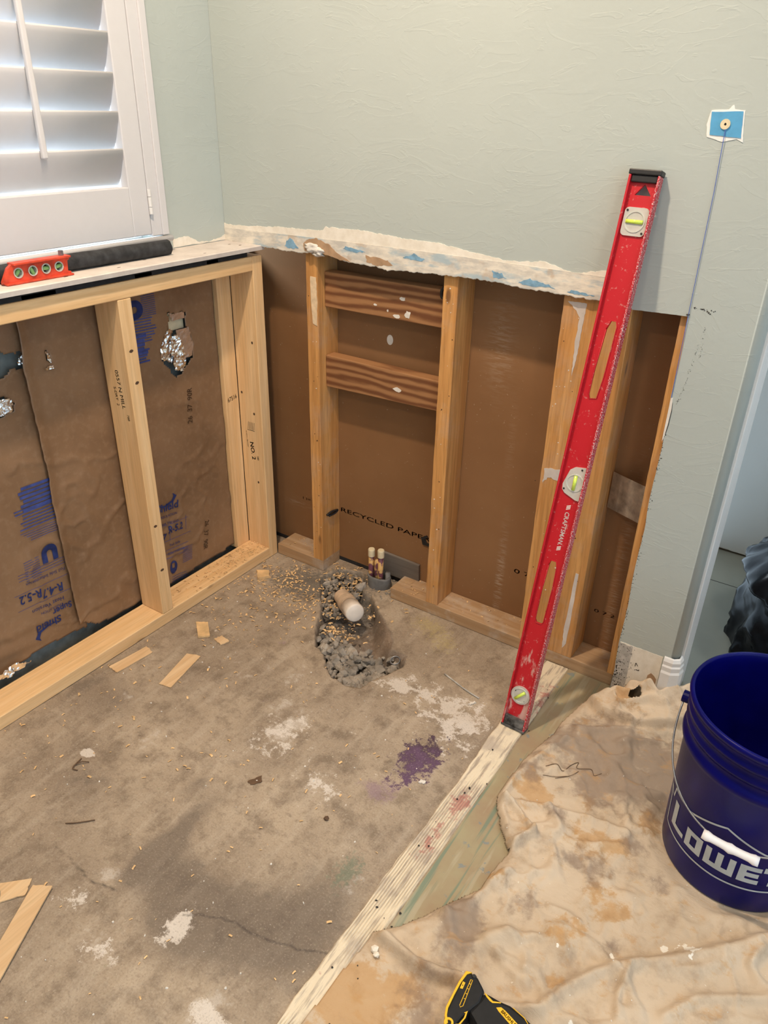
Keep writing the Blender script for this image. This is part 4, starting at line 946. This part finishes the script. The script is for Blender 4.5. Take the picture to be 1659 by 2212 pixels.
V, F = prism(circle2(1.1405, 1.312, .0026, 10), FY, -.0150, -.0140); add('hole', V, F, 'black_plastic', an)
V, F = tubeg([(1.1425, -.0165, 1.304), (1.1455, -.0150, 1.2), (1.1460, -.0150, 1.08), (1.1465, -.0150, .978), (1.1472, -.0136, .80)], .0007, 6)
tag(add('chalk_line', V, F, 'blue_line'), 'thin blue plumb line from the wall anchor down to the opening corner', 'line')
V, F = stone((1.1455, -.0135, .974), .0035, 8); tag(add('putty_lump', V, F, 'grime'), 'tiny dark knot at the top right corner of the wall opening', 'knot')

# ============================================================ DROP CLOTH
bound = [(2.3, .10), (1.40, .10), (1.30, .04), (1.262, -.022), (1.215, -.022), (1.187, -.024), (1.176, -.036), (1.109, -.105), (1.095, -.181), (1.088, -.266), (1.073, -.323), (1.065, -.373), (1.062, -.432), (1.062, -.497), (1.073, -.53), (1.106, -.58), (1.144, -.617), (1.136, -.66), (1.132, -.72), (1.09, -.799), (1.048, -.865), (1.012, -.909), (1.010, -.95), (1.004, -1.0), (1.0, -1.14), (1.0, -1.55), (2.3, -1.55)]
step = .0033
xs = np.arange(.98, 2.1, step); ys = np.arange(-1.5, .13, step); X, Y = np.meshgrid(xs, ys)
jx = X+.006*(fbm(X*18, Y*18, 3, 5)-.5); jy = Y+.006*(fbm(X*18, Y*18, 3, 6)-.5)
ins = inside(jx, jy, bound); db = segd(jx, jy, bound, True)
H = np.full(X.shape, .006)
wxp = X+.05*(fbm(X*5, Y*5, 3, 31)-.5); wyp = Y+.05*(fbm(X*5, Y*5, 3, 32)-.5)
H += .010*(fbm(wxp*7, wyp*7, 2, 33)-.30)
rid = 1-np.abs(2*fbm(wxp*6+wyp*5, wyp*7-wxp*4, 3, 34)-1); H += .009*ss(.80, .98, rid)
rid = 1-np.abs(2*fbm(wxp*16+wyp*9, wyp*12-wxp*7, 3, 35)-1); H += .0032*ss(.80, .98, rid)
def fold(pl, w, h, asym=0):
    global H
    w = w*.95; h = h*1.1; wq = segd(X+.006*(fbm(X*14, Y*14, 2, 71)-.5), Y+.006*(fbm(X*14, Y*14, 2, 72)-.5), pl); H = H+h*np.exp(-(wq/w)**2)
F_ = dict(F2=[(1.26, -.90), (1.319, -.869), (1.343, -.807), (1.373, -.755), (1.415, -.713), (1.481, -.655), (1.542, -.596), (1.614, -.521), (1.7, -.42)],
 F3=[(1.070, -.432), (1.072, -.497), (1.083, -.53), (1.112, -.575), (1.144, -.612)], F5=[(1.087, -.514), (1.175, -.475), (1.252, -.455), (1.333, -.446)])
fold(F_['F2'], .012, .014); fold([(a-.02, b+.015) for a, b in F_['F2']], .016, -.006)
fold(F_['F3'], .010, .016); fold([(1.085, -.509), (1.125, -.525), (1.171, -.558)], .007, .014); fold([(1.171, -.558), (1.154, -.588), (1.139, -.621)], .008, .016)
fold(F_['F5'], .010, .011); fold([(1.217, -.824), (1.254, -.836), (1.285, -.839)], .008, .007); fold([(1.17, -.478), (1.21, -.514)], .010, .012)
fold([(1.263, -.684), (1.292, -.678), (1.317, -.682)], .008, .007); fold([(1.429, -.806), (1.419, -.767), (1.423, -.716)], .007, .010)
fold([(1.494, -.761), (1.527, -.704), (1.573, -.667), (1.632, -.629)], .010, .010); fold([(1.594, -.59), (1.603, -.568), (1.617, -.536)], .007, .010)
fold([(1.138, -.215), (1.204, -.177), (1.336, -.093)], .012, .010); fold([(1.234, -.21), (1.269, -.171), (1.318, -.145)], .010, .009); fold([(1.127, -.263), (1.108, -.314), (1.092, -.369)], .009, .009)
fold([(1.217, -.785), (1.258, -.796), (1.278, -.832)], .010, .007); fold([(1.137, -.762), (1.143, -.718), (1.168, -.665)], .010, .012); fold([(1.463, -.688), (1.521, -.649), (1.6, -.552)], .012, .010)
fold([(1.191, -.533), (1.256, -.523), (1.324, -.481)], .009, .007); fold([(1.12, -.86), (1.17, -.84), (1.22, -.78)], .016, .010); fold([(1.10, -.80), (1.13, -.83)], .012, .012)
# lower layer below the flipped edge (step down)
lowp = [(1.017, -.912), (1.063, -.921), (1.113, -.929), (1.161, -.922), (1.20, -.90), (1.3, -.95), (1.3, -1.6), (.9, -1.6), (.9, -.93)]
low_in = inside(jx, jy, lowp); dl = segd(jx, jy, lowp[:6]); sdl = np.where(low_in, dl, -dl)
H = np.where(low_in, .006+(H-.006)*.45, H); H += .020*np.exp(-((sdl+.009)/.010)**2)*(sdl < .006)+.006*ss(.003, -.003, sdl)
# the bunched heap by the wall
heap = [(1.113, -.108), (1.162, -.142), (1.241, -.143), (1.334, -.086), (1.42, .03), (1.42, .12), (1.26, .12), (1.19, -.01), (1.118, -.07)]
hi = inside(jx, jy, heap); dh = segd(jx, jy, heap, True); sdh = np.where(hi, dh, -dh)
H += .042*ss(-.001, .010, sdh)*(.8+.5*(fbm(X*16, Y*16, 3, 55)-.5))
fold([(1.12, -.095), (1.16, -.066), (1.211, -.065), (1.25, -.03)], .009, .018); fold([(1.20, -.10), (1.25, -.06), (1.29, -.05)], .010, .016); fold([(1.175, -.085), (1.20, -.12)], .006, .012)
fold([(1.205, -.035), (1.26, -.033), (1.31, .0), (1.37, .06)], .018, .034)
# bucket and wall keep it down
bx, by, br = 1.517, -.355, .139
rb_ = np.hypot(X-bx, Y-by); H = H*(1-ss(br+.03, br-.005, rb_))+.006*ss(br+.03, br-.005, rb_)
drl = gau(X, Y, (1.30, -.97), .09, .06); H = H*(1-.6*drl)
H = np.maximum(H, .0045); H = np.where(db < .02, H*.0+(.0045+(H-.0045)*ss(-.004, .02, db)), H)
tear = [(1.205, -.072), (1.222, -.055), (1.236, -.062), (1.233, -.080), (1.212, -.092)]
tear2_ = [(1.178, -.062), (1.190, -.052), (1.190, -.075), (1.180, -.082)]
keep = ins & ~inside(jx, jy, tear)
at = {'yel': np.clip(sum(a*gau(X, Y, c_, r) for a, c_, r in ((.62, (1.105, -.44), .05), (.60, (1.269, -.491), .045), (.6, (1.352, -.386), .05), (.62, (1.298, -.712), .04), (.55, (1.325, -.807), .03), (.55, (1.138, -.691), .03), (.6, (1.15, -.46), .03), (.6, (1.04, -1.02), .05), (.55, (1.11, -.955), .05), (.62, (1.33, -.49), .03), (.5, (1.22, -.42), .03), (.58, (1.35, -.62), .06), (.55, (1.20, -.08), .05), (.62, (1.05, -1.03), .07), (.60, (1.10, -1.12), .08), (.58, (1.03, -1.2), .06))), 0, 1).ravel(),
      'drk': np.clip(sum(a*gau(X, Y, c_, r) for a, c_, r in ((.72, (1.20, -.2), .08), (.70, (1.31, -.26), .12), (.66, (1.40, -.25), .10), (.60, (1.22, -.33), .10), (.6, (1.246, -.563), .03), (.62, (1.10, -.27), .05), (.72, (1.137, -.785), .04), (.5, (1.381, -.685), .02), (.6, (1.161, -.83), .03), (.62, (1.351, -.463), .03), (.6, (1.184, -.496), .03), (.55, (1.42, -.52), .03), (.55, (1.10, -.6), .03), (.5, (1.30, -.57), .04), (.6, (1.09, -.40), .03), (.62, (1.16, -.93), .05), (.62, (1.18, -1.02), .06), (.60, (1.12, -.83), .05), (.58, (1.22, -.70), .04))), 0, 1).ravel(),
      'wht': np.clip(sum(a*gau(X, Y, c_, r) for a, c_, r in ((.75, (1.463, -.638), .010), (.85, (1.389, -.705), .006), (.7, (1.303, -.752), .005), (.65, (1.5, -.62), .02), (.7, (1.37, -.86), .006))), 0, 1).ravel()}
V = np.stack([X, Y, H], -1).reshape(-1, 3)
F = gridf(len(xs), len(ys), keep[:-1, :-1])
used = np.zeros(len(V), bool); used[np.unique(np.array(F))] = True; idx = np.cumsum(used)-1
V2 = V[used]; F2 = [tuple(idx[list(f)]) for f in F]; at = {q: v_[used] for q, v_ in at.items()}
cl = add('drop_cloth', V2, F2, 'cloth', smooth=True, attrs=at, origin=(1.5, -.7, 0), solid=.0012)
tag(cl, 'wrinkled tan canvas drop cloth with rust-coloured and dark stains, spread over the floor', 'drop cloth')
def hcl(x, y):
    i = min(len(xs)-1, max(0, int(round((x-.98)/step)))); j = min(len(ys)-1, max(0, int(round((y+1.5)/step)))); return float(H[j, i])
# loose dark threads
tp_ = [(1.121, -.377), (1.14, -.36), (1.157, -.362), (1.165, -.335), (1.177, -.317), (1.18, -.335), (1.208, -.323), (1.22, -.335), (1.232, -.32)]
V, F = tubeg(catmull([(x, y, hcl(x, y)+.002) for x, y in tp_], 6), .0007, 5); g1 = (V, F)
tp2 = [(1.125, -.40), (1.15, -.385), (1.17, -.37), (1.15, -.39), (1.175, -.365), (1.187, -.345)]
g2 = tubeg(catmull([(x, y, hcl(x, y)+.002) for x, y in tp2], 6), .0006, 5)
V, F = join(g1, g2); tag(add('thread', V, F, 'leaf'), 'loose dark tangled threads on the stained part of the drop cloth', 'thread')

# ============================================================ BUCKET
bk_ = thing('bucket', 'dark blue plastic bucket with gray lettering and wire bail at the right edge', 'bucket', (bx, by, .0075))
Bz = .0075
prof = [(.0001, .004), (.128, .004), (.128, 0), (.132, .0), (.1345, .006), (.1385, .12), (.1440, .275), (.1500, .285), (.1515, .292), (.1500, .299), (.1460, .303), (.1450, .318), (.1500, .322), (.1510, .328), (.1480, .333), (.1465, .345), (.1520, .350), (.1525, .357), (.1490, .361), (.1495, .372), (.1550, .378), (.1565, .384), (.1545, .389), (.1500, .390), (.1475, .386), (.1465, .37), (.1415, .27), (.1330, .012), (.0001, .012)]
V, F = latheg(prof, (bx, by, Bz), 96); add('body', V, F, 'bucket', bk_, smooth=True)
def rad(z): return .1345+(z-.006)*(.1440-.1345)/(.275-.006)
def onb(a, z, e=.0006):
    r = rad(z)+e; t = math.radians(a); return (bx+r*math.cos(t), by+r*math.sin(t), Bz+z)
def ribbon(pl, w):
    V, F = [], []; P2 = []
    for (a, z), (b, y) in zip(pl[:-1], pl[1:]):
        n = max(1, int(abs(b-a)/2)); P2 += [(a+(b-a)*i/n, z+(y-z)*i/n) for i in range(n)]
    P2.append(pl[-1]); k_ = 180/PI/.141
    for i, (a, z) in enumerate(P2):
        a0, z0 = P2[max(0, i-1)]; a1, z1 = P2[min(len(P2)-1, i+1)]; dx, dz = (a1-a0)/k_, z1-z0; l = math.hypot(dx, dz) or 1
        nx, nz = -dz/l*w/2, dx/l*w/2; V += [onb(a+nx*k_, z+nz), onb(a-nx*k_, z-nz)]
    F = [(2*i, 2*i+1, 2*i+3, 2*i+2) for i in range(len(P2)-1)]; return V, F
def poly_b(polys):      # letters from convex quads in (angle, z)
    gs = []
    for q in polys:
        (a0, z0), (a1, z1), (a2, z2), (a3, z3) = q; n = 5; V = []
        for i in range(n+1):
            t = i/n; V += [onb(a0+(a1-a0)*t, z0+(z1-z0)*t), onb(a3+(a2-a3)*t, z3+(z2-z3)*t)]
        gs.append((V, [(2*i, 2*i+2, 2*i+3, 2*i+1) for i in range(n)]))
    return join(*gs)
R4 = lambda a, b, z, y: ((a, z), (b, z), (b, y), (a, y))
Z0, Z1 = .084, .129
let = []
let += [R4(-147, -141, Z0+.002, .146), R4(-141, -129.5, Z0+.002, Z0+.013)]                                     # L
let += [R4(-127, -122, Z0, Z1), R4(-116.5, -111.5, Z0, Z1), R4(-122, -116.5, Z0, Z0+.011), R4(-122, -116.5, Z1-.011, Z1)]      # O
let += [R4(-108.5, -104, Z0, Z1), R4(-99.5, -95, Z0, Z1), R4(-90.5, -86, Z0, Z1), R4(-104, -99.5, Z0, Z0+.012), R4(-95, -90.5, Z0, Z0+.012)]  # W
let += [R4(-83, -78, Z0, Z1), R4(-78, -68, Z0, Z0+.011), R4(-78, -69, Z0+.017, Z0+.028), R4(-78, -68, Z1-.011, Z1)]            # E
let += [R4(-66.5, -63.5, Z1-.010, Z1+.004)]
let += [R4(-61, -49, Z0, Z0+.011), R4(-61, -49, Z0+.017, Z0+.028), R4(-61, -49, Z1-.011, Z1), R4(-61, -57, Z0+.028, Z1-.011), R4(-53, -49, Z0+.011, Z0+.017)]
g = [poly_b(let), ribbon([(-156, .068), (-158, .130), (-163, .153), (-153, .141), (-151, .166), (-127, .167), (-98.5, .197), (-70, .167), (-46, .166), (-44, .141), (-34, .153), (-39, .130), (-41, .068), (-70, .0655), (-98.5, .064), (-127, .0655), (-156, .068)], .0042)]
V, F = join(*g); add('printed_logo', V, F, 'bucket_print', bk_)
axa = math.radians(-93); fwd_ = Vector((math.cos(axa), math.sin(axa), 0)); lat = Vector((-fwd_.y, fwd_.x, 0))
cb = Vector((bx, by, Bz+.325)); pts = []
for t in np.linspace(0, PI, 48):
    pts.append(cb+lat*(-math.cos(t))*.160+fwd_*math.sin(t)**.85*.158+Vector((0, 0, -1))*math.sin(t)**.8*.150)
V, F = tubeg([tuple(p) for p in pts], .0018, 8); bl_ = add('bail', V, F, 'wire', bk_, smooth=True)
hp_ = [tuple(cb+lat*x*1.0+fwd_*.163+Vector((0, 0, -.148+abs(x)*.05))) for x in np.linspace(-.048, .048, 13)]
V, F = tubeg(hp_, [.0085, .0095, .0075, .0072, .0072, .0075, .0095, .0075, .0072, .0072, .0075, .0095, .0085], 16); add('grip', V, F, 'handle_white', bl_, smooth=True)
for s_ in (-1, 1):
    q = cb+lat*s_*.152; V, F = tubeg([tuple(q), tuple(q+lat*s_*.012)], .012, 16); add('ear', V, F, 'bucket', bk_, smooth=False)

# ============================================================ BLACK TRASH BAG (in the hall)
V, F = [], []; nj, ni = 128, 80; cx_, cy_ = 1.63, .46
for i in range(ni):
    t = i/(ni-1); z = .004+.40*t
    r0 = (.275*(1-.18*t)) if t < .55 else .275*.9*(1-((t-.55)/.45)**1.7)+.03
    for j in range(nj):
        a = 2*PI*j/nj; cc = .5+.5*math.cos(a*9+z*14+3*float(vn(z*9, a*2, 3)))
        r = r0*(1+.10*(float(fbm(math.cos(a)*3+5, math.sin(a)*3+z*9, 4, 3))-.5)+.05*cc*t)
        q_ = 1-abs(2*float(fbm(math.cos(a)*4+z*6+9, math.sin(a)*4+z*5, 3, 17))-1); r *= 1+.16*max(0, q_-.62)
        V.append((cx_+r*math.cos(a)*1.02, cy_+r*math.sin(a), z+.03*(float(fbm(math.cos(a)*3, math.sin(a)*3+z*12, 3, 9))-.5)*(t > .02)))
for i in range(ni-1):
    for j in range(nj): F.append((i*nj+j, i*nj+(j+1) % nj, (i+1)*nj+(j+1) % nj, (i+1)*nj+j))
F += [tuple(range(nj))[::-1], tuple(range((ni-1)*nj, ni*nj))]
tag(add('trash_bag', V, F, 'bag', smooth=True), 'full black plastic trash bag standing on the hall floor behind the bucket', 'trash bag')

# ============================================================ CORDLESS TOOL
dt = thing('cordless_drill', 'black and yellow cordless drill lying on the drop cloth at the bottom edge', 'power tool', (1.30, -.95, .02))
def trace(poly, z0, z1, name, mat, parent, bev=.003): return pr(name, poly, FZ, z0, z1, mat, parent, bevel=bev)
foot = [(1.197, -.905), (1.206, -.900), (1.219, -.901), (1.231, -.909), (1.238, -.914), (1.240, -.935), (1.232, -.955), (1.226, -.972), (1.222, -.995), (1.208, -.995), (1.200, -.978), (1.198, -.945)]
trace(foot, .020, .060, 'battery_foot', 'tool_black', dt, .004)
grip = [(1.238, -.914), (1.267, -.912), (1.282, -.909), (1.309, -.912), (1.345, -.922), (1.40, -.93), (1.44, -.95), (1.44, -1.01), (1.40, -1.03), (1.33, -1.02), (1.30, -1.00), (1.265, -.975), (1.240, -.960), (1.230, -.955), (1.236, -.93)]
trace(grip, .018, .059, 'grip', 'tool_black', dt, .006)
trace([(1.345, -.915), (1.44, -.93), (1.46, -.96), (1.46, -1.10), (1.44, -1.16), (1.36, -1.16), (1.335, -1.10), (1.33, -.99)], .012, .070, 'motor_housing', 'tool_black', dt, .010)
V, F = tubeg([(1.40, -1.155, .042), (1.40, -1.18, .042), (1.40, -1.185, .042), (1.40, -1.225, .042)], [.024, .024, .019, .014], 20); add('chuck', V, F, 'black_plastic', dt)
yl = [(1.2075, -.8995), (1.1975, -.903), (1.1955, -.925), (1.1965, -.950), (1.1975, -.972), (1.202, -.984), (1.210, -.994), (1.2125, -.991), (1.205, -.981), (1.2015, -.971), (1.2, -.948), (1.1995, -.925), (1.2015, -.907)]
trace(yl, .022, .0615, 'yellow_edge', 'yellow', dt, .001)
V, F = tubeg([(1.2125, -.9045, .035), (1.2125, -.9035, .058), (1.2125, -.9035, .062)], [.005, .005, .003], 12); add('lug', V, F, 'black_plastic', dt)
V, F = shapeg([circle2(1.213, -.990, .0075, 20), circle2(1.213, -.990, .0042, 16)], .022); add('lanyard_eye', [(x, y, .040+z) for x, y, z in V], F, 'yellow', dt)
tb = [(1.201, -.921), (1.2055, -.9205), (1.2065, -.932), (1.202, -.9335)]; trace(tb, .0595, .0608, 'gauge_button', 'yellow', dt, .0003)
V, F = prism(circle2(1.2038, -.927, .0009, 8), FZ, .0607, .0612); add('button_dot', V, F, 'black_plastic', dt)
V, F = tubeg([(x, y, .0602) for x, y in [(1.2105, -.911), (1.2135, -.9105), (1.2195, -.955), (1.2165, -.959), (1.2145, -.957), (1.2105, -.911)]], .0006, 6); add('gauge_outline', V, F, 'yellow', dt)
gs = [prism([(1.2115+i*.0011, -.918-i*.0085), (1.2145+i*.0011, -.9175-i*.0085), (1.215+i*.0011, -.9182-i*.0085), (1.212+i*.0011, -.9188-i*.0085)], FZ, .0598, .0606) for i in range(4)]
V, F = join(*gs); add('gauge_mark', V, F, 'yellow', dt)
trace([(1.2255, -.963), (1.2295, -.957), (1.2315, -.968), (1.2285, -.985), (1.2245, -.990), (1.2225, -.985), (1.2265, -.982), (1.229, -.970), (1.228, -.962)], .0585, .0603, 'belt_hook_trim', 'yellow', dt, .0004)
trace([(1.238, -.9165), (1.2415, -.9165), (1.256, -.9205), (1.268, -.9145), (1.2675, -.9165), (1.2565, -.9235), (1.251, -.923), (1.244, -.9205)], .0575, .0596, 'yellow_accent', 'yellow', dt, .0004)
trace([(1.2645, -.9265), (1.271, -.9215), (1.279, -.9225), (1.310, -.9315), (1.318, -.937), (1.314, -.9425), (1.305, -.9405), (1.270, -.9295)], .0588, .0598, 'brushless_plate', 'yellow', dt, .0003)
V, F = textg('BRUSHLESS', .0072, .0001, bold=True); add('printed_text', [(1.291+a, -.9312+b, .0600) for a, b, c_ in rot2(V, -15.5)], F, 'black_ink', dt)
V, F = tubeg([(1.287, -.9115, .0592), (1.309, -.9155, .0592), (1.325, -.925, .0592), (1.333, -.94, .0592)], .0007, 6); add('yellow_piping', V, F, 'yellow', dt)

# ============================================================ LOOSE BITS ON THE FLOOR
def strip(name, q, z, th, label, cat='wood scrap', mat='lath', grp=None, bev=.0004, jag=.0015):
    P2 = []
    for i in range(4):
        a, b = q[i], q[(i+1) % 4]; n = 6
        for j in range(n):
            t = j/n; w_ = jag if math.hypot(b[0]-a[0], b[1]-a[1]) < .05 else jag*.15
            P2.append((a[0]+(b[0]-a[0])*t+random.uniform(-w_, w_), a[1]+(b[1]-a[1])*t+random.uniform(-w_, w_)))
    return tag(pr(name, P2, FZ, z, z+th, mat), label, cat, grp)
strip('lath_strip', [(.022, -.704), (.057, -.705), (.069, -.596), (.036, -.589)], .001, .003, 'short pale thin wood slat lying closest to the pine bottom plate', grp='thin wood slats on the floor')
strip('lath_strip', [(.182, -.674), (.216, -.665), (.187, -.532), (.149, -.547)], .001, .003, 'pale thin wood slat lying diagonally on bare concrete, one small knot at its upper end', grp='thin wood slats on the floor')
strip('lath_strip', [(.369, -1.231), (.409, -1.191), (.431, -1.217), (.403, -1.253)], .001, .003, 'broken slat with knot hole at left edge, tucked beside the longest slat', grp='thin wood slats on the floor')
strip('lath_strip', [(.426, -1.199), (.458, -1.179), (.600, -1.459), (.566, -1.476)], .0045, .003, 'longest pale wood slat, running out of the bottom left of the photo', grp='thin wood slats on the floor')
strip('wood_offcut', [(.068, -.435), (.095, -.415), (.145, -.456), (.123, -.48)], .001, .006, 'tan rectangular wood offcut with frayed end near the pine plate', grp='small wood offcuts', mat='chip')
strip('wood_offcut', [(.164, -.459), (.17, -.435), (.205, -.441), (.196, -.466)], .001, .003, 'small pale square wood offcut beside the frayed one', grp='small wood offcuts')
strip('wood_offcut', [(.026, -.132), (.058, -.109), (.082, -.135), (.061, -.165)], .001, .010, 'curled brown wood chip near the end of the pine frame', grp='small wood offcuts', mat='chip')
V, F = tubeg(catmull([(.766, -.212, .003), (.80, -.222, .002), (.845, -.236, .003), (.885, -.243, .002)], 5), .0022, 8)
tag(add('wire_offcut', V, F, 'gray_strip', smooth=True), 'thin straight grey wire offcut on the concrete left of the long level', 'wire')
strip('plaster_chip', [(.872, -.279), (.878, -.278), (.886, -.262), (.880, -.261)], .001, .003, 'elongated white chip below the grey wire offcut', 'chip', 'crumb')
strip('plaster_chip', [(.900, -.563), (.912, -.561), (.911, -.552), (.901, -.553)], .001, .003, 'white chip lying on the purple stain', 'chip', 'crumb')
strip('plaster_chip', [(.585, -.777), (.60, -.780), (.612, -.760), (.600, -.748), (.588, -.755)][:4], .0006, .0012, 'flat brown leaf-like scrap in the middle of the concrete', 'scrap', 'leaf')
V, F = join(stone((1.035, -.935, .014), .008, 12), stone((1.043, -.942, .014), .007, 13)); tag(add('plaster_lump', V, F, 'mud'), 'cream plaster lump on the fold of the drop cloth', 'lump')
V, F = tubeg(catmull([(.23, -.945, .002), (.236, -.965, .004), (.240, -.975, .003), (.252, -.972, .002)], 4), .0014, 6); V2_, F2_ = tubeg(catmull([(.236, -.965, .004), (.243, -.952, .006), (.254, -.942, .003)], 4), .0012, 6)
V, F = join((V, F), (V2_, F2_)); tag(add('twig', V, F, 'leaf'), 'small dark forked twig beside the white paint blot', 'twig')
V, F = tubeg(catmull([(.352, -1.075, .002), (.372, -1.06, .003), (.395, -1.035, .002)], 4), .0011, 6); tag(add('twig', V, F, 'leaf'), 'thin straight dark twig on the left of the concrete', 'twig')
V, F = stone((.79, -.757, .003), .008, 91); tag(add('dead_leaf', V, F, 'leaf'), 'tiny curled brown leaf left of the mortar strip', 'leaf')
# wood shavings: uncountable
def chipg(x, y, z, l, rr):
    a = rr.random()*PI*2; w_ = l*rr.uniform(.25, .5); c_, s_ = math.cos(a), math.sin(a); up_ = l*rr.uniform(.05, .4); V = []
    for i in range(4):
        t = i/3-.5
        for s2 in (-.5, .5):
            px = t*l; py = s2*w_; V.append((x+px*c_-py*s_, y+px*s_+py*c_, z+.0006+up_*(1-4*t*t)*.6+(.3*w_*s2 if rr.random() < .5 else 0)+.0004*abs(s2)))
    V = [(a_, b_, max(z+.0003, q_)) for a_, b_, q_ in V]
    return V, [(0, 1, 3, 2), (2, 3, 5, 4), (4, 5, 7, 6)]
gs = []; rr = random.Random(21)
def floorz(x, y):
    if inh(x, y): return -.034
    return .0008
for n_, cx, cy, sx, sy, l in ((330, .17, -.12, .13, .08, .009), (120, .30, .035, .06, .022, .010), (150, .16, -.28, .12, .15, .007), (90, .35, -.13, .05, .05, .009), (60, .42, -.215, .03, .012, .009), (130, .45, -.85, .35, .3, .007), (60, .08, -.9, .12, .18, .007), (60, .70, -.5, .25, .3, .005)):
    for i in range(n_):
        x, y = cx+rr.gauss(0, 1)*sx, cy+rr.gauss(0, 1)*sy
        if x < .004 or x > .95 or y > .085 or y < -1.5: continue
        if (x < .196 or x > .45) and y > -.004: continue
        z = floorz(x, y)
        if z < 0: z += .012+.012*rr.random()
        gs.append(chipg(x, y, z, l*rr.uniform(.5, 1.5), rr))
for i in range(240):      # on the pine plate
    y = -.04-abs(rr.gauss(0, .16)); x = rr.uniform(-.08, -.006)
    if -.495 < y < -.45 or y < -.62: continue
    gs.append(chipg(x, y, .0385, .006*rr.uniform(.5, 1.6), rr))
for i in range(60):
    x = rr.choice([rr.uniform(.01, .15), rr.uniform(.46, .57), rr.uniform(.62, .87)]); gs.append(chipg(x, rr.uniform(.005, .085), .0385, .005*rr.uniform(.5, 1.6), rr))
V, F = join(*gs); o = add('wood_shavings', V, F, 'chip', solid=.0003); o['kind'] = 'stuff'; o['label'] = 'scattered pale wood shavings on the concrete and the plates'; o['category'] = 'wood shavings'
gs = []
for i in range(260):
    x, y = rr.uniform(.02, .96), rr.uniform(-1.4, -.02)
    if inh(x, y) or rr.random() > .35+.65*math.exp(-((x-.8)**2+(y+.35)**2)/.03)+.5*math.exp(-((x-.15)**2+(y+.4)**2)/.02): continue
    gs.append(stone((x, y, .0008), rr.uniform(.0008, .0028), 5000+i))
for i in range(70):
    x, y = rr.uniform(1.12, 1.6), rr.uniform(-.95, -.05)
    gs.append(stone((x, y, hcl(x, y)+.001), rr.uniform(.0006, .0018), 6000+i))
V, F = join(*gs); o = add('plaster_crumbs', V, F, 'crumb'); o['kind'] = 'stuff'; o['label'] = 'tiny white plaster crumbs over concrete and cloth'; o['category'] = 'debris'
gs = []
for i in range(26):
    x, y = 1.0+rr.uniform(-.02, .05), rr.uniform(-1.2, -.05); gs.append(stone((x, y, .006), rr.uniform(.001, .0035), 7000+i))
V, F = join(*gs); o = add('dark_grit', V, F, 'grime'); o['kind'] = 'stuff'; o['label'] = 'dark grit specks along the mortar strip'; o['category'] = 'debris'
